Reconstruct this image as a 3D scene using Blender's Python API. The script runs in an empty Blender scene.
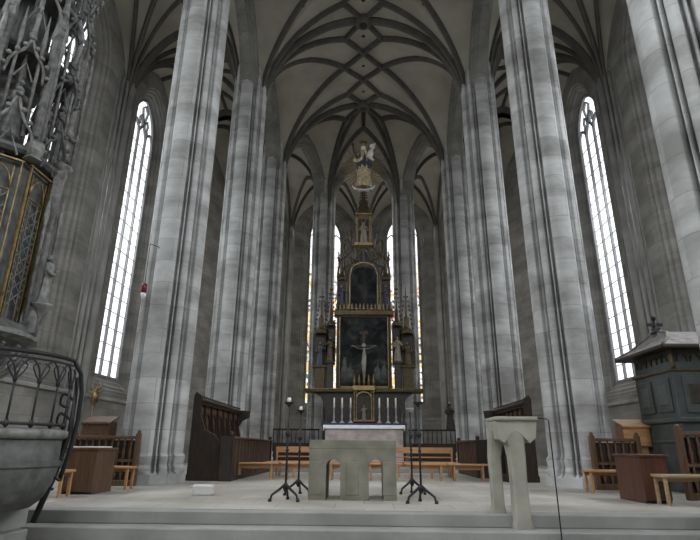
import bpy, math, random
from mathutils import Vector, Matrix
random.seed(7)
C = bpy.context.scene.collection
PI = math.pi
sin, cos, sqrt, atan2 = math.sin, math.cos, math.sqrt, math.atan2

# ------------------------------------------------------------------ camera
CX, CY = 350.0, 270.0
HX, HY = 364.0, 448.0          # where the nave axis vanishes
VX, VY = 361.0, -1250.0        # where the verticals meet
F = sqrt(-((HX-CX)*(VX-CX) + (HY-CY)*(VY-CY)))
EYE = Vector((0, 0, 0.85))
d_fwd = Vector(((HX-CX), -(HY-CY), -F)).normalized()
d_up = Vector(((VX-CX), -(VY-CY), -F)).normalized()
d_rt = d_fwd.cross(d_up).normalized()
# rows = world axes written in camera coordinates
RW = Matrix((d_rt, d_fwd, d_up))       # camera vector -> world vector
cam_data = bpy.data.cameras.new('camera')
cam_data.sensor_width = 36.0
cam_data.lens = F * 36.0 / 700.0
cam_data.clip_end = 200
cam = bpy.data.objects.new('camera', cam_data)
C.objects.link(cam)
cam.matrix_world = Matrix.Translation(EYE) @ RW.to_4x4()
bpy.context.scene.camera = cam

def ray(px, py):
    return RW @ Vector((px-CX, -(py-CY), -F))
def at(px, py, D):
    r = ray(px, py); return EYE + r*(D/r.y)
def X(px, py, D): return at(px, py, D).x
def Z(py, D, px=364): return at(px, py, D).z
def G(px, py, z=0.0):
    r = ray(px, py); return EYE + r*((z-EYE.z)/r.z)

# ------------------------------------------------------------------ materials
MATS = {}
def newmat(name):
    m = bpy.data.materials.new(name); m.use_nodes = True
    MATS[name] = m
    return m, m.node_tree.nodes, m.node_tree.links, m.node_tree.nodes['Principled BSDF']
def plain(name, col, rough=0.6, metal=0.0, var=0.25, scale=6.0, bump=0.0, spec=0.4, stretch=(1,1,1)):
    m, N, L, b = newmat(name)
    tc = N.new('ShaderNodeTexCoord'); mp = N.new('ShaderNodeMapping'); mp.inputs['Scale'].default_value = stretch
    L.new(tc.outputs['Object'], mp.inputs['Vector'])
    n = N.new('ShaderNodeTexNoise'); n.inputs['Scale'].default_value = scale; n.inputs['Detail'].default_value = 5
    L.new(mp.outputs['Vector'], n.inputs['Vector'])
    r = N.new('ShaderNodeValToRGB')
    r.color_ramp.elements[0].position = 0.3; r.color_ramp.elements[1].position = 0.7
    r.color_ramp.elements[0].color = (*[c*(1-var) for c in col], 1)
    r.color_ramp.elements[1].color = (*[min(1, c*(1+var)) for c in col], 1)
    L.new(n.outputs['Fac'], r.inputs['Fac']); L.new(r.outputs['Color'], b.inputs['Base Color'])
    b.inputs['Roughness'].default_value = rough; b.inputs['Metallic'].default_value = metal
    b.inputs['Specular IOR Level'].default_value = spec
    if bump:
        bp = N.new('ShaderNodeBump'); bp.inputs['Strength'].default_value = bump; bp.inputs['Distance'].default_value = 0.02
        L.new(n.outputs['Fac'], bp.inputs['Height']); L.new(bp.outputs['Normal'], b.inputs['Normal'])
    return m
def math_node(N, L, op, a, b=None):
    n = N.new('ShaderNodeMath'); n.operation = op
    for i, v in enumerate((a, b)):
        if v is None: continue
        if isinstance(v, (int, float)): n.inputs[i].default_value = v
        else: L.new(v, n.inputs[i])
    return n.outputs[0]
def mixc(N, L, fac, a, b, mode='MIX'):
    n = N.new('ShaderNodeMix'); n.data_type = 'RGBA'; n.blend_type = mode
    if isinstance(fac, (int, float)): n.inputs[0].default_value = fac
    else: L.new(fac, n.inputs[0])
    for i, v in ((6, a), (7, b)):
        if isinstance(v, tuple): n.inputs[i].default_value = (*v, 1)
        else: L.new(v, n.inputs[i])
    return n.outputs[2]
def ashlar(name, c1, c2, joint, polar=False, course=0.46, length=0.9, stain=0.38, rough=0.8):
    """coursed stone: tone per block, thin joints, soft stains"""
    m, N, L, b = newmat(name)
    tc = N.new('ShaderNodeTexCoord')
    src = tc.outputs['Object']
    sep = N.new('ShaderNodeSeparateXYZ'); L.new(src, sep.inputs[0])
    if polar: u = math_node(N, L, 'MULTIPLY', math_node(N, L, 'ARCTAN2', sep.outputs[1], sep.outputs[0]), 0.72)
    else: u = math_node(N, L, 'ADD', sep.outputs[0], sep.outputs[1])
    cmb = N.new('ShaderNodeCombineXYZ'); L.new(u, cmb.inputs[0]); L.new(sep.outputs[2], cmb.inputs[1])
    br = N.new('ShaderNodeTexBrick'); L.new(cmb.outputs[0], br.inputs['Vector'])
    br.inputs['Color1'].default_value = (*c1, 1); br.inputs['Color2'].default_value = (*c2, 1); br.inputs['Mortar'].default_value = (*joint, 1)
    br.inputs['Scale'].default_value = 1.0; br.inputs['Brick Width'].default_value = length; br.inputs['Row Height'].default_value = course
    br.inputs['Mortar Size'].default_value = 0.008; br.inputs['Mortar Smooth'].default_value = 0.3; br.inputs['Bias'].default_value = 0.0
    mp = N.new('ShaderNodeMapping'); mp.inputs['Scale'].default_value = (0.5, 0.5, 1.1)
    oi = N.new('ShaderNodeObjectInfo'); rnd = math_node(N, L, 'MULTIPLY', oi.outputs['Random'], 40.0)
    cb2 = N.new('ShaderNodeCombineXYZ'); L.new(rnd, cb2.inputs[2]); L.new(rnd, cb2.inputs[0])
    L.new(cb2.outputs[0], mp.inputs['Location']); L.new(src, mp.inputs['Vector'])
    n1 = N.new('ShaderNodeTexNoise'); n1.inputs['Scale'].default_value = 1.1; n1.inputs['Detail'].default_value = 6; n1.inputs['Roughness'].default_value = 0.6
    L.new(mp.outputs[0], n1.inputs['Vector'])
    r = N.new('ShaderNodeValToRGB'); r.color_ramp.elements[0].position = 0.36; r.color_ramp.elements[1].position = 0.62
    s = 1-stain
    r.color_ramp.elements[0].color = (s, s*0.99, s*0.96, 1); r.color_ramp.elements[1].color = (1, 1, 1, 1)
    L.new(n1.outputs['Fac'], r.inputs['Fac'])
    col = mixc(N, L, 1.0, br.outputs['Color'], r.outputs['Color'], 'MULTIPLY')
    L.new(col, b.inputs['Base Color']); b.inputs['Roughness'].default_value = rough; b.inputs['Specular IOR Level'].default_value = 0.3
    n2 = N.new('ShaderNodeTexNoise'); n2.inputs['Scale'].default_value = 14; n2.inputs['Detail'].default_value = 6; L.new(src, n2.inputs['Vector'])
    bp = N.new('ShaderNodeBump'); bp.inputs['Strength'].default_value = 0.25; bp.inputs['Distance'].default_value = 0.02
    L.new(n2.outputs['Fac'], bp.inputs['Height']); L.new(bp.outputs['Normal'], b.inputs['Normal'])
    return m
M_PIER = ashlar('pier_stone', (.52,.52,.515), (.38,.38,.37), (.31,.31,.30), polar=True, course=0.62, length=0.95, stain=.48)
M_WALL = ashlar('wall_stone', (.29,.28,.26), (.22,.213,.195), (.17,.165,.155), course=0.6, length=1.1)
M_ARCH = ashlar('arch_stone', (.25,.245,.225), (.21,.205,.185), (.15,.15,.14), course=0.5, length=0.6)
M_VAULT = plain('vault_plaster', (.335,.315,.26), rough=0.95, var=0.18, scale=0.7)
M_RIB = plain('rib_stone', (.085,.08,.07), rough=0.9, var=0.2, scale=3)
M_SPLAY = plain('reveal_stone', (.27,.263,.245), rough=0.85, var=0.25, scale=1.2, bump=.2)
M_LEAD = plain('bloom_grey_tracery', (.20,.20,.20), rough=0.8, var=0.1)  # grey lightened to imitate window bloom washing over bars and tracery
M_FLOOR = ashlar('floor_slabs', (.47,.445,.40), (.35,.33,.295), (.2,.19,.17), course=0.7, length=0.9, stain=0.3, rough=0.45)
# floor slabs lie in plan: rebuild the vector from x and y
def fix_floor(m):
    N, L = m.node_tree.nodes, m.node_tree.links
    br = [n for n in N if n.type == 'TEX_BRICK'][0]; tc = [n for n in N if n.type == 'TEX_COORD'][0]
    for l in list(br.inputs['Vector'].links): L.remove(l)
    L.new(tc.outputs['Object'], br.inputs['Vector'])
fix_floor(M_FLOOR)
M_STEP = plain('step_stone', (.23,.23,.215), rough=0.6, var=0.2, scale=1.5, bump=.15)
M_ALTAR = plain('altar_stone', (.19,.185,.145), rough=0.7, var=0.3, scale=3, bump=.2)
M_AMBO = plain('ambo_stone', (.27,.26,.215), rough=0.65, var=0.2, scale=3, bump=.2)
M_IRON = plain('black_iron', (.03,.03,.032), rough=0.5, metal=0.6, var=0.2)
M_GRILLE = plain('worn_iron', (.13,.13,.125), rough=.5, var=.3)
M_WOODD = plain('dark_oak', (.028,.018,.012), rough=0.5, var=0.45, scale=5, stretch=(5,5,.6))
M_WOODM = plain('brown_oak', (.095,.05,.027), rough=0.5, var=0.35, scale=5, stretch=(4,4,.5))
M_WOODR = plain('red_brown_wood', (.075,.03,.017), rough=0.4, var=0.3, scale=4, stretch=(3,3,.5))
M_WOODL = plain('light_beech', (.40,.22,.10), rough=0.45, var=0.2, scale=4, stretch=(.6,4,4))
M_GREY = plain('grey_green_paint', (.05,.058,.056), rough=0.55, var=0.3, scale=3)
M_SLATE = plain('weathered_roof', (.19,.175,.165), rough=0.7, var=0.4, scale=6, bump=.4)
M_GOLD = plain('old_gold', (.24,.175,.085), rough=0.42, metal=0.8, var=0.4, scale=12)
M_GILT = plain('dull_gilt', (.085,.066,.036), rough=0.5, metal=0.6, var=0.5, scale=14)
M_DARK = plain('retable_wood', (.035,.028,.022), rough=0.5, var=0.4, scale=8)
M_HOUSE = plain('carved_sandstone', (.075,.077,.072), rough=0.6, var=0.45, scale=7, bump=.5)
M_HOUSEL = plain('pale_carved_sandstone', (.15,.15,.14), rough=0.6, var=0.5, scale=9, bump=.5)
M_WHITE = plain('white_linen', (.80,.81,.86), rough=0.8, var=0.05)
M_PAPER = plain('white_paper', (.8,.8,.78), rough=0.8, var=0.04)
M_MARBLE = plain('reddish_marble', (.40,.34,.32), rough=0.4, var=0.3, scale=3)
M_BLUE = plain('dark_blue_cloth', (.05,.055,.09), rough=0.9, var=0.15)
M_CANDLE = plain('candle_wax', (.78,.76,.68), rough=0.5, var=0.05)
M_SILVER = plain('dull_silver', (.42,.42,.42), rough=0.35, metal=0.7, var=0.2)
M_RED = plain('red_glass', (.13,.008,.01), rough=0.2, var=0.1)
M_FLESH = plain('painted_flesh', (.26,.19,.14), rough=0.5, var=0.15)
M_ROBE = plain('painted_robe', (.045,.045,.07), rough=0.5, var=0.5, scale=14)
M_ROBEL = plain('pale_robe', (.24,.21,.16), rough=0.5, var=0.4, scale=14)
M_BLOCK = plain('grey_white_plastic', (.52,.52,.50), rough=0.6, var=0.08)

def glass(name, strength, coloured=False):
    m, N, L, b = newmat(name)
    out = [n for n in N if n.type == 'OUTPUT_MATERIAL'][0]
    em = N.new('ShaderNodeEmission'); N.remove(b)
    tc = N.new('ShaderNodeTexCoord')
    vor = N.new('ShaderNodeTexVoronoi'); vor.inputs['Scale'].default_value = 9.0 if not coloured else 4.5
    L.new(tc.outputs['Object'], vor.inputs['Vector'])
    if not coloured:
        r = N.new('ShaderNodeValToRGB'); sp = N.new('ShaderNodeSeparateColor'); L.new(vor.outputs['Color'], sp.inputs[0]); L.new(sp.outputs[0], r.inputs['Fac'])
        r.color_ramp.elements[0].color = (.72,.78,.84,1); r.color_ramp.elements[1].color = (1,1,1,1)
        L.new(r.outputs['Color'], em.inputs['Color'])
        em.inputs['Strength'].default_value = strength
    else:
        # stained glass: pale quarries above, figures in amber, red and dark glass below
        sp = N.new('ShaderNodeSeparateColor'); L.new(vor.outputs['Color'], sp.inputs[0])
        r = N.new('ShaderNodeValToRGB'); r.color_ramp.interpolation = 'CONSTANT'
        cols = [(0,(.03,.03,.03)), (.16,(.75,.45,.10)), (.42,(.9,.92,.9)), (.68,(.10,.12,.14)), (.78,(.85,.60,.22)), (.94,(.30,.08,.05))]
        e = r.color_ramp.elements
        e[0].position = 0; e[0].color = (*cols[0][1], 1); e[1].position = cols[1][0]; e[1].color = (*cols[1][1], 1)
        for p, c in cols[2:]:
            q = e.new(p); q.color = (*c, 1)
        L.new(sp.outputs[0], r.inputs['Fac'])
        sx = N.new('ShaderNodeSeparateXYZ'); L.new(tc.outputs['Object'], sx.inputs[0])
        nz = N.new('ShaderNodeTexNoise'); nz.inputs['Scale'].default_value = 0.9; L.new(tc.outputs['Object'], nz.inputs['Vector'])
        h = math_node(N, L, 'ADD', math_node(N, L, 'MULTIPLY', sx.outputs[2], 0.16), math_node(N, L, 'MULTIPLY', nz.outputs['Fac'], 1.4))
        f = N.new('ShaderNodeMapRange'); f.inputs['From Min'].default_value = 2.0; f.inputs['From Max'].default_value = 2.5
        L.new(h, f.inputs['Value'])
        c = mixc(N, L, f.outputs[0], r.outputs['Color'], (.95,.97,1.0))
        L.new(c, em.inputs['Color']); em.inputs['Strength'].default_value = strength
    mx = N.new('ShaderNodeMixShader'); tr = N.new('ShaderNodeBsdfTransparent'); mx.inputs[0].default_value = 0.45
    L.new(tr.outputs[0], mx.inputs[1]); L.new(em.outputs[0], mx.inputs[2]); L.new(mx.outputs[0], out.inputs['Surface'])
    return m
G_SIDE = glass('daylit_clear_glass', 6.5)
G_BACK = glass('daylit_clear_glass_west', 3.0)
G_APSE = glass('daylit_stained_glass', 6.0, True)
SKY_W = 3000.0; DOWN = math.radians(36)
for g_, p_, c_ in ((G_SIDE, 1.0, (.9,.95,1)), (G_BACK, .55, (.92,.96,1)), (G_APSE, .35, (1,.93,.82))): g_['power'] = p_; g_['tint'] = c_

# ------------------------------------------------------------------ mesh builder
class MB:
    def __init__(s): s.v = []; s.f = []; s.sm = []
    def add(s, vs, fs, smooth=False):
        o = len(s.v); s.v += [tuple(v) for v in vs]; s.f += [tuple(i+o for i in f) for f in fs]; s.sm += [smooth]*len(fs); return s
    def box(s, x0, x1, y0, y1, z0, z1, b=0.0):
        if x0 > x1: x0, x1 = x1, x0
        if y0 > y1: y0, y1 = y1, y0
        b = min(b, (x1-x0)*.45, (y1-y0)*.45, (z1-z0)*.45)
        if b <= 0:
            vs = [(x,y,z) for z in (z0,z1) for y in (y0,y1) for x in (x0,x1)]
            return s.add(vs, [(0,2,3,1),(4,5,7,6),(0,1,5,4),(2,6,7,3),(0,4,6,2),(1,3,7,5)])
        # chamfered box: stacked octagonal rings
        def ring(z, i):
            a0,a1,c0,c1 = x0+i,x1-i,y0+i,y1-i
            return [(a0+b,c0,z),(a1-b,c0,z),(a1,c0+b,z),(a1,c1-b,z),(a1-b,c1,z),(a0+b,c1,z),(a0,c1-b,z),(a0,c0+b,z)]
        rs = [ring(z0,b*.6), ring(z0+b,0), ring(z1-b,0), ring(z1,b*.6)]
        return s.rings(rs, smooth=False)
    def rings(s, rs, cap=True, smooth=True, closed=False):
        n = len(rs[0]); vs = [p for r in rs for p in r]; fs = []
        k = len(rs)
        for i in range(k if closed else k-1):
            a = i*n; b2 = ((i+1) % k)*n
            for j in range(n):
                fs.append((a+j, a+(j+1)%n, b2+(j+1)%n, b2+j))
        s.add(vs, fs, smooth)
        if cap and not closed:
            o = len(s.v)-len(vs)
            s.f.append(tuple(o+j for j in reversed(range(n)))); s.sm.append(False)
            s.f.append(tuple(o+(k-1)*n+j for j in range(n))); s.sm.append(False)
        return s
    def lathe(s, prof, x=0, y=0, z=0, n=16, sx=1, sy=1, fold=0, nf=7, smooth=True, rot=0):
        rs = []
        for r, h in prof:
            rs.append([(x+sx*r*(1+fold*cos(nf*a))*cos(a+rot), y+sy*r*(1+fold*cos(nf*a))*sin(a+rot), z+h) for a in [2*PI*i/n for i in range(n)]])
        return s.rings(rs, smooth=smooth)
    def tube(s, pts, r, n=8, closed=False, flat=1.0):
        pts = [Vector(p) for p in pts]; rs = []
        k = len(pts); rr = r if isinstance(r, (list, tuple)) else [r]*k
        up = Vector((0,0,1))
        for i, p in enumerate(pts):
            a = pts[i-1] if (i > 0 or closed) else p
            b = pts[(i+1) % k] if (i < k-1 or closed) else p
            t = (b-a).normalized() if (b-a).length > 1e-9 else Vector((0,0,1))
            u = t.cross(up)
            if u.length < 0.05: u = t.cross(Vector((0,1,0)))
            u.normalize(); w = t.cross(u).normalized()
            rs.append([tuple(p + u*(rr[i]*cos(q)) + w*(rr[i]*flat*sin(q))) for q in [2*PI*j/n+PI/n for j in range(n)]])
        return s.rings(rs, closed=closed, smooth=n > 5)
    def bar(s, pts, w, d, normal):
        """rectangular bar swept along pts; d measured along 'normal'"""
        pts = [Vector(p) for p in pts]; rs = []; k = len(pts)
        nv = Vector(normal).normalized()
        for i, p in enumerate(pts):
            a = pts[max(i-1,0)]; b = pts[min(i+1,k-1)]
            t = (b-a).normalized(); u = t.cross(nv).normalized()
            rs.append([tuple(p+u*(w/2*i1)+nv*(d/2*j1)) for i1, j1 in ((-1,-1),(1,-1),(1,1),(-1,1))])
        return s.rings(rs, smooth=False)
    def prism(s, poly, y0, y1):
        """poly in (x,z), extruded along y"""
        n = len(poly)
        vs = [(x,y0,z) for x,z in poly]+[(x,y1,z) for x,z in poly]
        fs = [tuple(range(n)), tuple(reversed(range(n,2*n)))]+[(i,i+n,(i+1)%n+n,(i+1)%n) for i in range(n)]
        return s.add(vs, fs)
    def sph(s, x, y, z, r, sx=1, sy=1, sz=1, n=10):
        prof = [(max(r*sin(PI*i/n), .0005), -r*cos(PI*i/n)*sz) for i in range(n+1)]
        return s.lathe(prof, x, y, z, n=max(8,n), sx=sx, sy=sy)
    def xf(s, M):
        s.v = [tuple(M @ Vector(v)) for v in s.v]; return s
    def build(s, name, mat, parent=None, world=False, loc=None):
        me = bpy.data.meshes.new(name)
        vs = s.v
        off = None
        if world and parent is not None: off = parent_loc(parent)
        elif loc is not None: off = Vector(loc)
        if off is not None: vs = [(v[0]-off.x, v[1]-off.y, v[2]-off.z) for v in vs]
        me.from_pydata(vs, [], s.f)
        me.polygons.foreach_set('use_smooth', s.sm)
        me.materials.append(mat); me.update()
        import bmesh
        bm = bmesh.new(); bm.from_mesh(me); bmesh.ops.recalc_face_normals(bm, faces=bm.faces); bm.to_mesh(me); bm.free()
        o = bpy.data.objects.new(name, me); C.objects.link(o)
        if parent is not None: o.parent = parent
        if loc is not None and parent is None: o.location = loc
        return o
def parent_loc(p):
    v = Vector((0,0,0))
    while p is not None: v = v+p.location; p = p.parent
    return v
def tag(o, label, cat, group=None):
    o['label'] = label; o['category'] = cat; o['kind'] = 'thing'
    if group: o['group'] = group
    return o
def thing(name, label, cat, loc=(0,0,0), rz=0, group=None):
    o = bpy.data.objects.new(name, None); C.objects.link(o)
    o.location = loc; o.rotation_euler = (0,0,rz); o.empty_display_size = .2
    return tag(o, label, cat, group)
def struct(o):
    o['kind'] = 'structure'; return o
def dup(root, loc, label, rz=None, group=None, scale=None):
    r = root.copy(); C.objects.link(r); r.location = loc
    if rz is not None: r.rotation_euler = (0,0,rz)
    if scale is not None: r.scale = scale
    r['label'] = label
    if group: r['group'] = group
    for ch in list(root.children):
        c = ch.copy(); C.objects.link(c); c.parent = r
        for g in list(ch.children):
            d = g.copy(); C.objects.link(d); d.parent = c
    return r

# ------------------------------------------------------------------ layout
BAY = 6.7
ROWS = [0.3+BAY*i for i in range(-1, 5)]      # -6.4 .. 27.1
PX = 5.33; WX = 11.25
AP = (2.62, 31.5)                              # apse piers
OUT = [(WX, 27.1), (9.4, 33.0), (5.7, 37.2), (0.0, 39.2)]
SPR, CROWN = 15.5, 21.0

def arch(s, k=0.25):
    q = abs(2*s-1)
    return sqrt(max(0, 1-((q+k)/(1+k))**2))/sqrt(1-(k/(1+k))**2)

# --- piers
def pier_profile(n=288, sc=1.0):
    """bundle pier in plan: four broad half-round faces, grooves, thin rolls and diagonal shafts"""
    def rad(d):      # d: degrees off the nearest axis, 0..45
        if d < 23: return .70+.075*sqrt(max(0, 1-(d/23)**2))
        if d < 28: return .50
        if d < 33: return .60+.10*sqrt(max(0, 1-((d-30.5)/2.6)**2))
        if d < 36.5: return .52
        return .66+.08*sqrt(max(0, 1-((45-d)/8.6)**2))
    out = []
    for i in range(n):
        a = 360.0*i/n; q = a % 90; d = min(q, 90-q); r = rad(d)*sc
        out.append((r*cos(math.radians(a)), r*sin(math.radians(a))))
    return out
PP = pier_profile()
def octo(r, n=288):
    o = []
    for i in range(n):
        a = 2*PI*i/n; q = (a+PI/8) % (PI/4)-PI/8
        rr = r*cos(PI/8)/cos(q); o.append((rr*cos(a), rr*sin(a)))
    return o
def make_pier(x, y, label, group=None, sc=1.0):
    t = thing('clustered_pier', label, 'pillar', (x, y, 0), 0, group)
    b = MB()
    oc = octo(.88*sc)
    mid = [((a[0]*.45+c[0]*.55*sc*1.1), (a[1]*.45+c[1]*.55*sc*1.1)) for a, c in zip(oc, PP)]
    b.rings([[(p[0],p[1],z) for p in oc] for z in (0,.22)]+[[(p[0],p[1],.27) for p in mid]]+
            [[(p[0]*sc*f,p[1]*sc*f,z) for p in PP] for f, z in ((1.10,.30),(1.11,.36),(1.04,.44),(1.08,.62),(1.0,.70))], smooth=False)
    b.build('base', M_PIER, t)
    s = MB()
    s.rings([[(p[0]*sc,p[1]*sc,z) for p in PP] for z in (.69, 6, 12, 17.9)], smooth=False)
    s.build('shaft', M_PIER, t)
    return t
g = None
first = make_pier(PX, 7.0, 'huge stone pier cut off by the upper right corner of the photo', group='stone piers of the choir')
GP = 'stone piers of the choir'
dup(first, (-PX, 13.7, 0), 'broad stone pier rising between left desk and left choir stall', group=GP)
dup(first, (PX, 13.7, 0), 'broad stone pier behind the ambo and in front of the right aisle benches', group=GP)
dup(first, (-PX, 20.4, 0), 'second left pier, rising behind the tall left choir stall', group=GP)
dup(first, (PX, 20.4, 0), 'second right pier, rising behind the ambo top and low right stall', group=GP)
dup(first, (-PX, 27.1, 0), 'third left pier, partly hidden, before the apse wall', group=GP)
dup(first, (PX, 27.1, 0), 'third right pier, partly hidden, before the apse wall', group=GP)
dup(first, (-AP[0], AP[1], 0), 'slim far apse pier between high altar and its left stained window', group=GP, scale=(.95,.95,1))
dup(first, (AP[0], AP[1], 0), 'slim far apse pier between high altar and its right stained window', group=GP, scale=(.95,.95,1))

# --- vault cells
CELLS = []
def cell(poly, c, apex, crown=CROWN, skip=(), spr=SPR):
    CELLS.append((poly, c, apex, crown, skip, spr))
def cz(ce, i, t, s):
    poly, c, apex, crown, skip, spr = ce
    H = crown-spr; e = apex[i]
    q = ((e-spr)/H)**2*arch(s, 0.0 if abs(e-crown) < .01 else 0.25)**2
    return spr+H*sqrt(max(0, 1-t*t*(1-q)))
def vault_z(x, y):
    for ce in CELLS:
        poly, c, apex, crown, skip, spr = ce
        n = len(poly)
        for i in range(n):
            if i in skip: continue
            p, q = poly[i], poly[(i+1)%n]
            ax, ay, bx, by = p[0]-c[0], p[1]-c[1], q[0]-c[0], q[1]-c[1]
            det = ax*by-ay*bx
            if abs(det) < 1e-9: continue
            dx, dy = x-c[0], y-c[1]
            a = (dx*by-dy*bx)/det; b = (ax*dy-ay*dx)/det
            if a >= -1e-6 and b >= -1e-6 and a+b <= 1+1e-4:
                t = min(1, a+b); s = b/t if t > 1e-9 else .5
                return cz(ce, i, t, s)
    return None
NX, AX = 4.9, 5.72
for y0, y1 in zip(ROWS[:-1], ROWS[1:]):
    cell([(-NX,y0),(NX,y0),(NX,y1),(-NX,y1)], (0,(y0+y1)/2), [CROWN, 20.1, CROWN, 20.1])
    for s in (-1, 1):
        xm = s*(AX+WX)/2
        cell([(s*AX,y0),(s*WX,y0),(s*WX,y1),(s*AX,y1)], (xm,(y0+y1)/2), [20.6, 20.3, 20.6, 20.1], 20.9)
cell([(-NX,27.1),(NX,27.1),(2.4,31.1),(-2.4,31.1)], (0,27.1), [CROWN,20.1,20.1,20.1], skip=(0,))
def sg(pts, s): return [(p[0]*s, p[1]) for p in pts]
for s in (-1, 1):
    P1, P2 = (5.72,27.4), (2.85,31.85)
    for poly in ([P1, OUT[0], OUT[1]], [P1, OUT[1], OUT[2], P2], [P2, OUT[2], OUT[3]]):
        cx_ = sum(p[0] for p in poly)/len(poly); cy_ = sum(p[1] for p in poly)/len(poly)
        cell(sg(poly, s), (s*cx_, cy_), [20.0]*len(poly), 20.8)
cell([(-2.85,31.85),(2.85,31.85),(0,39.2)], (0, 34.2), [20.0]*3, 20.8)

vb = MB()
for ce in CELLS:
    poly, c, apex, crown, skip, spr = ce
    n = len(poly); nt, ns = 20, 20
    for i in range(n):
        if i in skip: continue
        p, q = poly[i], poly[(i+1)%n]
        vs, fs = [], []
        for a in range(nt+1):
            t = sin(PI/2*a/nt)
            for b in range(ns+1):
                s = (1-cos(PI*b/ns))/2
                x = c[0]+t*((1-s)*p[0]+s*q[0]-c[0]); y = c[1]+t*((1-s)*p[1]+s*q[1]-c[1])
                vs.append((x, y, cz(ce, i, t, s)))
        for a in range(nt):
            for b in range(ns):
                k = a*(ns+1)+b; fs.append((k, k+1, k+ns+2, k+ns+1))
        vb.add(vs, fs, True)
ceiling = struct(vb.build('ceiling', M_VAULT))
# solid cover above the webs so the vault has a back and no daylight slips in
struct(MB().box(-13,13,-7.5,41.5,21.5,21.8).build('ceiling_roof', M_VAULT))
# --- ribs on the vault
rb = MB()
def rib(pts, w=.24, d=.30):
    P = []
    for a, b in zip(pts[:-1], pts[1:]):
        L_ = math.hypot(b[0]-a[0], b[1]-a[1]); k = max(4, int(L_/.22))
        for i in range(k):
            f = i/k; P.append((a[0]+(b[0]-a[0])*f, a[1]+(b[1]-a[1])*f))
    P.append(pts[-1])
    Q = []
    for x, y in P:
        z = vault_z(x, y)
        if z is None: continue
        Q.append(Vector((x, y, z-.10)))
    if len(Q) < 2: return
    rs = []
    for i, p in enumerate(Q):
        a = Q[max(0,i-1)]; b = Q[min(len(Q)-1,i+1)]
        t = (b-a).normalized(); h = Vector((b.x-a.x, b.y-a.y, 0))
        if h.length < 1e-6: h = Vector((1,0,0))
        u = Vector((0,0,1)).cross(h).normalized(); w_ = t.cross(u).normalized()
        if w_.z < 0: w_ = -w_
        rs.append([tuple(p+u*(w*i1)+w_*(d*j1)) for i1, j1 in ((-.5,.5),(-.5,0),(-.22,-.5),(.22,-.5),(.5,0),(.5,.5))])
    rb.rings(rs, smooth=False)
for y0, y1 in zip(ROWS[2:-1], ROWS[3:]):
    for s in (-1, 1):
        for m in (0, 1):
            V = lambda v: (y0+v*BAY) if m == 0 else (y1-v*BAY)
            rib([(s*NX,V(0)),(s*1.05,V(.5)),(0,V(.66)),(-s*.95,V(.83)),(0,V(1))])
            rib([(s*NX,V(0)),(s*.95,V(.17))])
    for s in (-1, 1):
        xm = s*(AX+WX)/2; ym = (y0+y1)/2
        for a, b in ((AX,y0),(WX,y0),(WX,y1),(AX,y1)):
            rib([(s*a,b),(xm,ym)], .22, .26)
            rib([(s*a,b),(xm+s*(1.4 if a == WX else -1.4),ym),], .18, .22)
            rib([(s*a,b),(xm,ym+(1.7 if b == y1 else -1.7))], .18, .22)
        rib([(xm,y0),(xm,y1)], .18, .22)
        rib([(s*AX,ym),(s*WX,ym)], .18, .22)
for y in ROWS[2:]:
    rib([(-NX,y-.001),(0,y-.001),(NX,y-.001)], .34, .4)
    for s in (-1, 1): rib([(s*AX,y-.001),(s*WX,y-.001)], .32, .38)
for s in (-1, 1):
    rib([(s*2.4,31.1),(0,27.2)]); rib([(s*NX,27.12),(s*1.1,28.3),(0,27.2)]); rib([(s*2.4,31.1),(s*1.1,28.3)])
    rib([(s*2.4,31.1),(0,29.2),(0,27.2)])
    for poly in ([(5.72,27.4), OUT[0], OUT[1]], [(5.72,27.4), OUT[1], OUT[2], (2.85,31.85)], [(2.85,31.85), OUT[2], OUT[3]]):
        cx_ = sum(p[0] for p in poly)/len(poly); cy_ = sum(p[1] for p in poly)/len(poly)
        for p in poly: rib([(s*p[0],p[1]),(s*cx_,cy_)], .2, .26)
    rib([(s*5.72,27.4),(s*9.4,33.0)], .2, .26); rib([(s*2.85,31.85),(s*5.7,37.2)], .2, .26)
    rib([(s*2.85,31.85),(0,34.2)], .2, .26)
    rib([(s*2.85,31.85),(0,39.19)], .2, .26)
rib([(0,39.15),(0,34.2)], .2, .26)
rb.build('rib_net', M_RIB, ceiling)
for y in ROWS[2:]:
    b = MB(); z = CROWN
    b.lathe([(.30,-.42),(.42,-.30),(.42,-.12),(.34,0)], 0, y, z, n=16)
    b.build('vault_boss', M_RIB, ceiling)
    MB().lathe([(.17,-.44),(.2,-.425)], 0, y, z, n=14).build('boss_hole', M_IRON, ceiling)  # dark disc painted as the shade inside the hole; nothing is cut
vh = MB()
for y0, y1 in zip(ROWS[2:-1], ROWS[3:]):
    for fy, x in ((.5,0),(.83,0),(.17,0),(.25,2.8),(.25,-2.8),(.75,2.8),(.75,-2.8)):
        y = y0+fy*BAY; vh.lathe([(.07,-.03),(.10,-.01),(.10,.03)], x, y, vault_z(x, y), n=8)
vh.build('vent_hole', M_IRON, ceiling)  # dark discs stand in for the shade of the small openings

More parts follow.
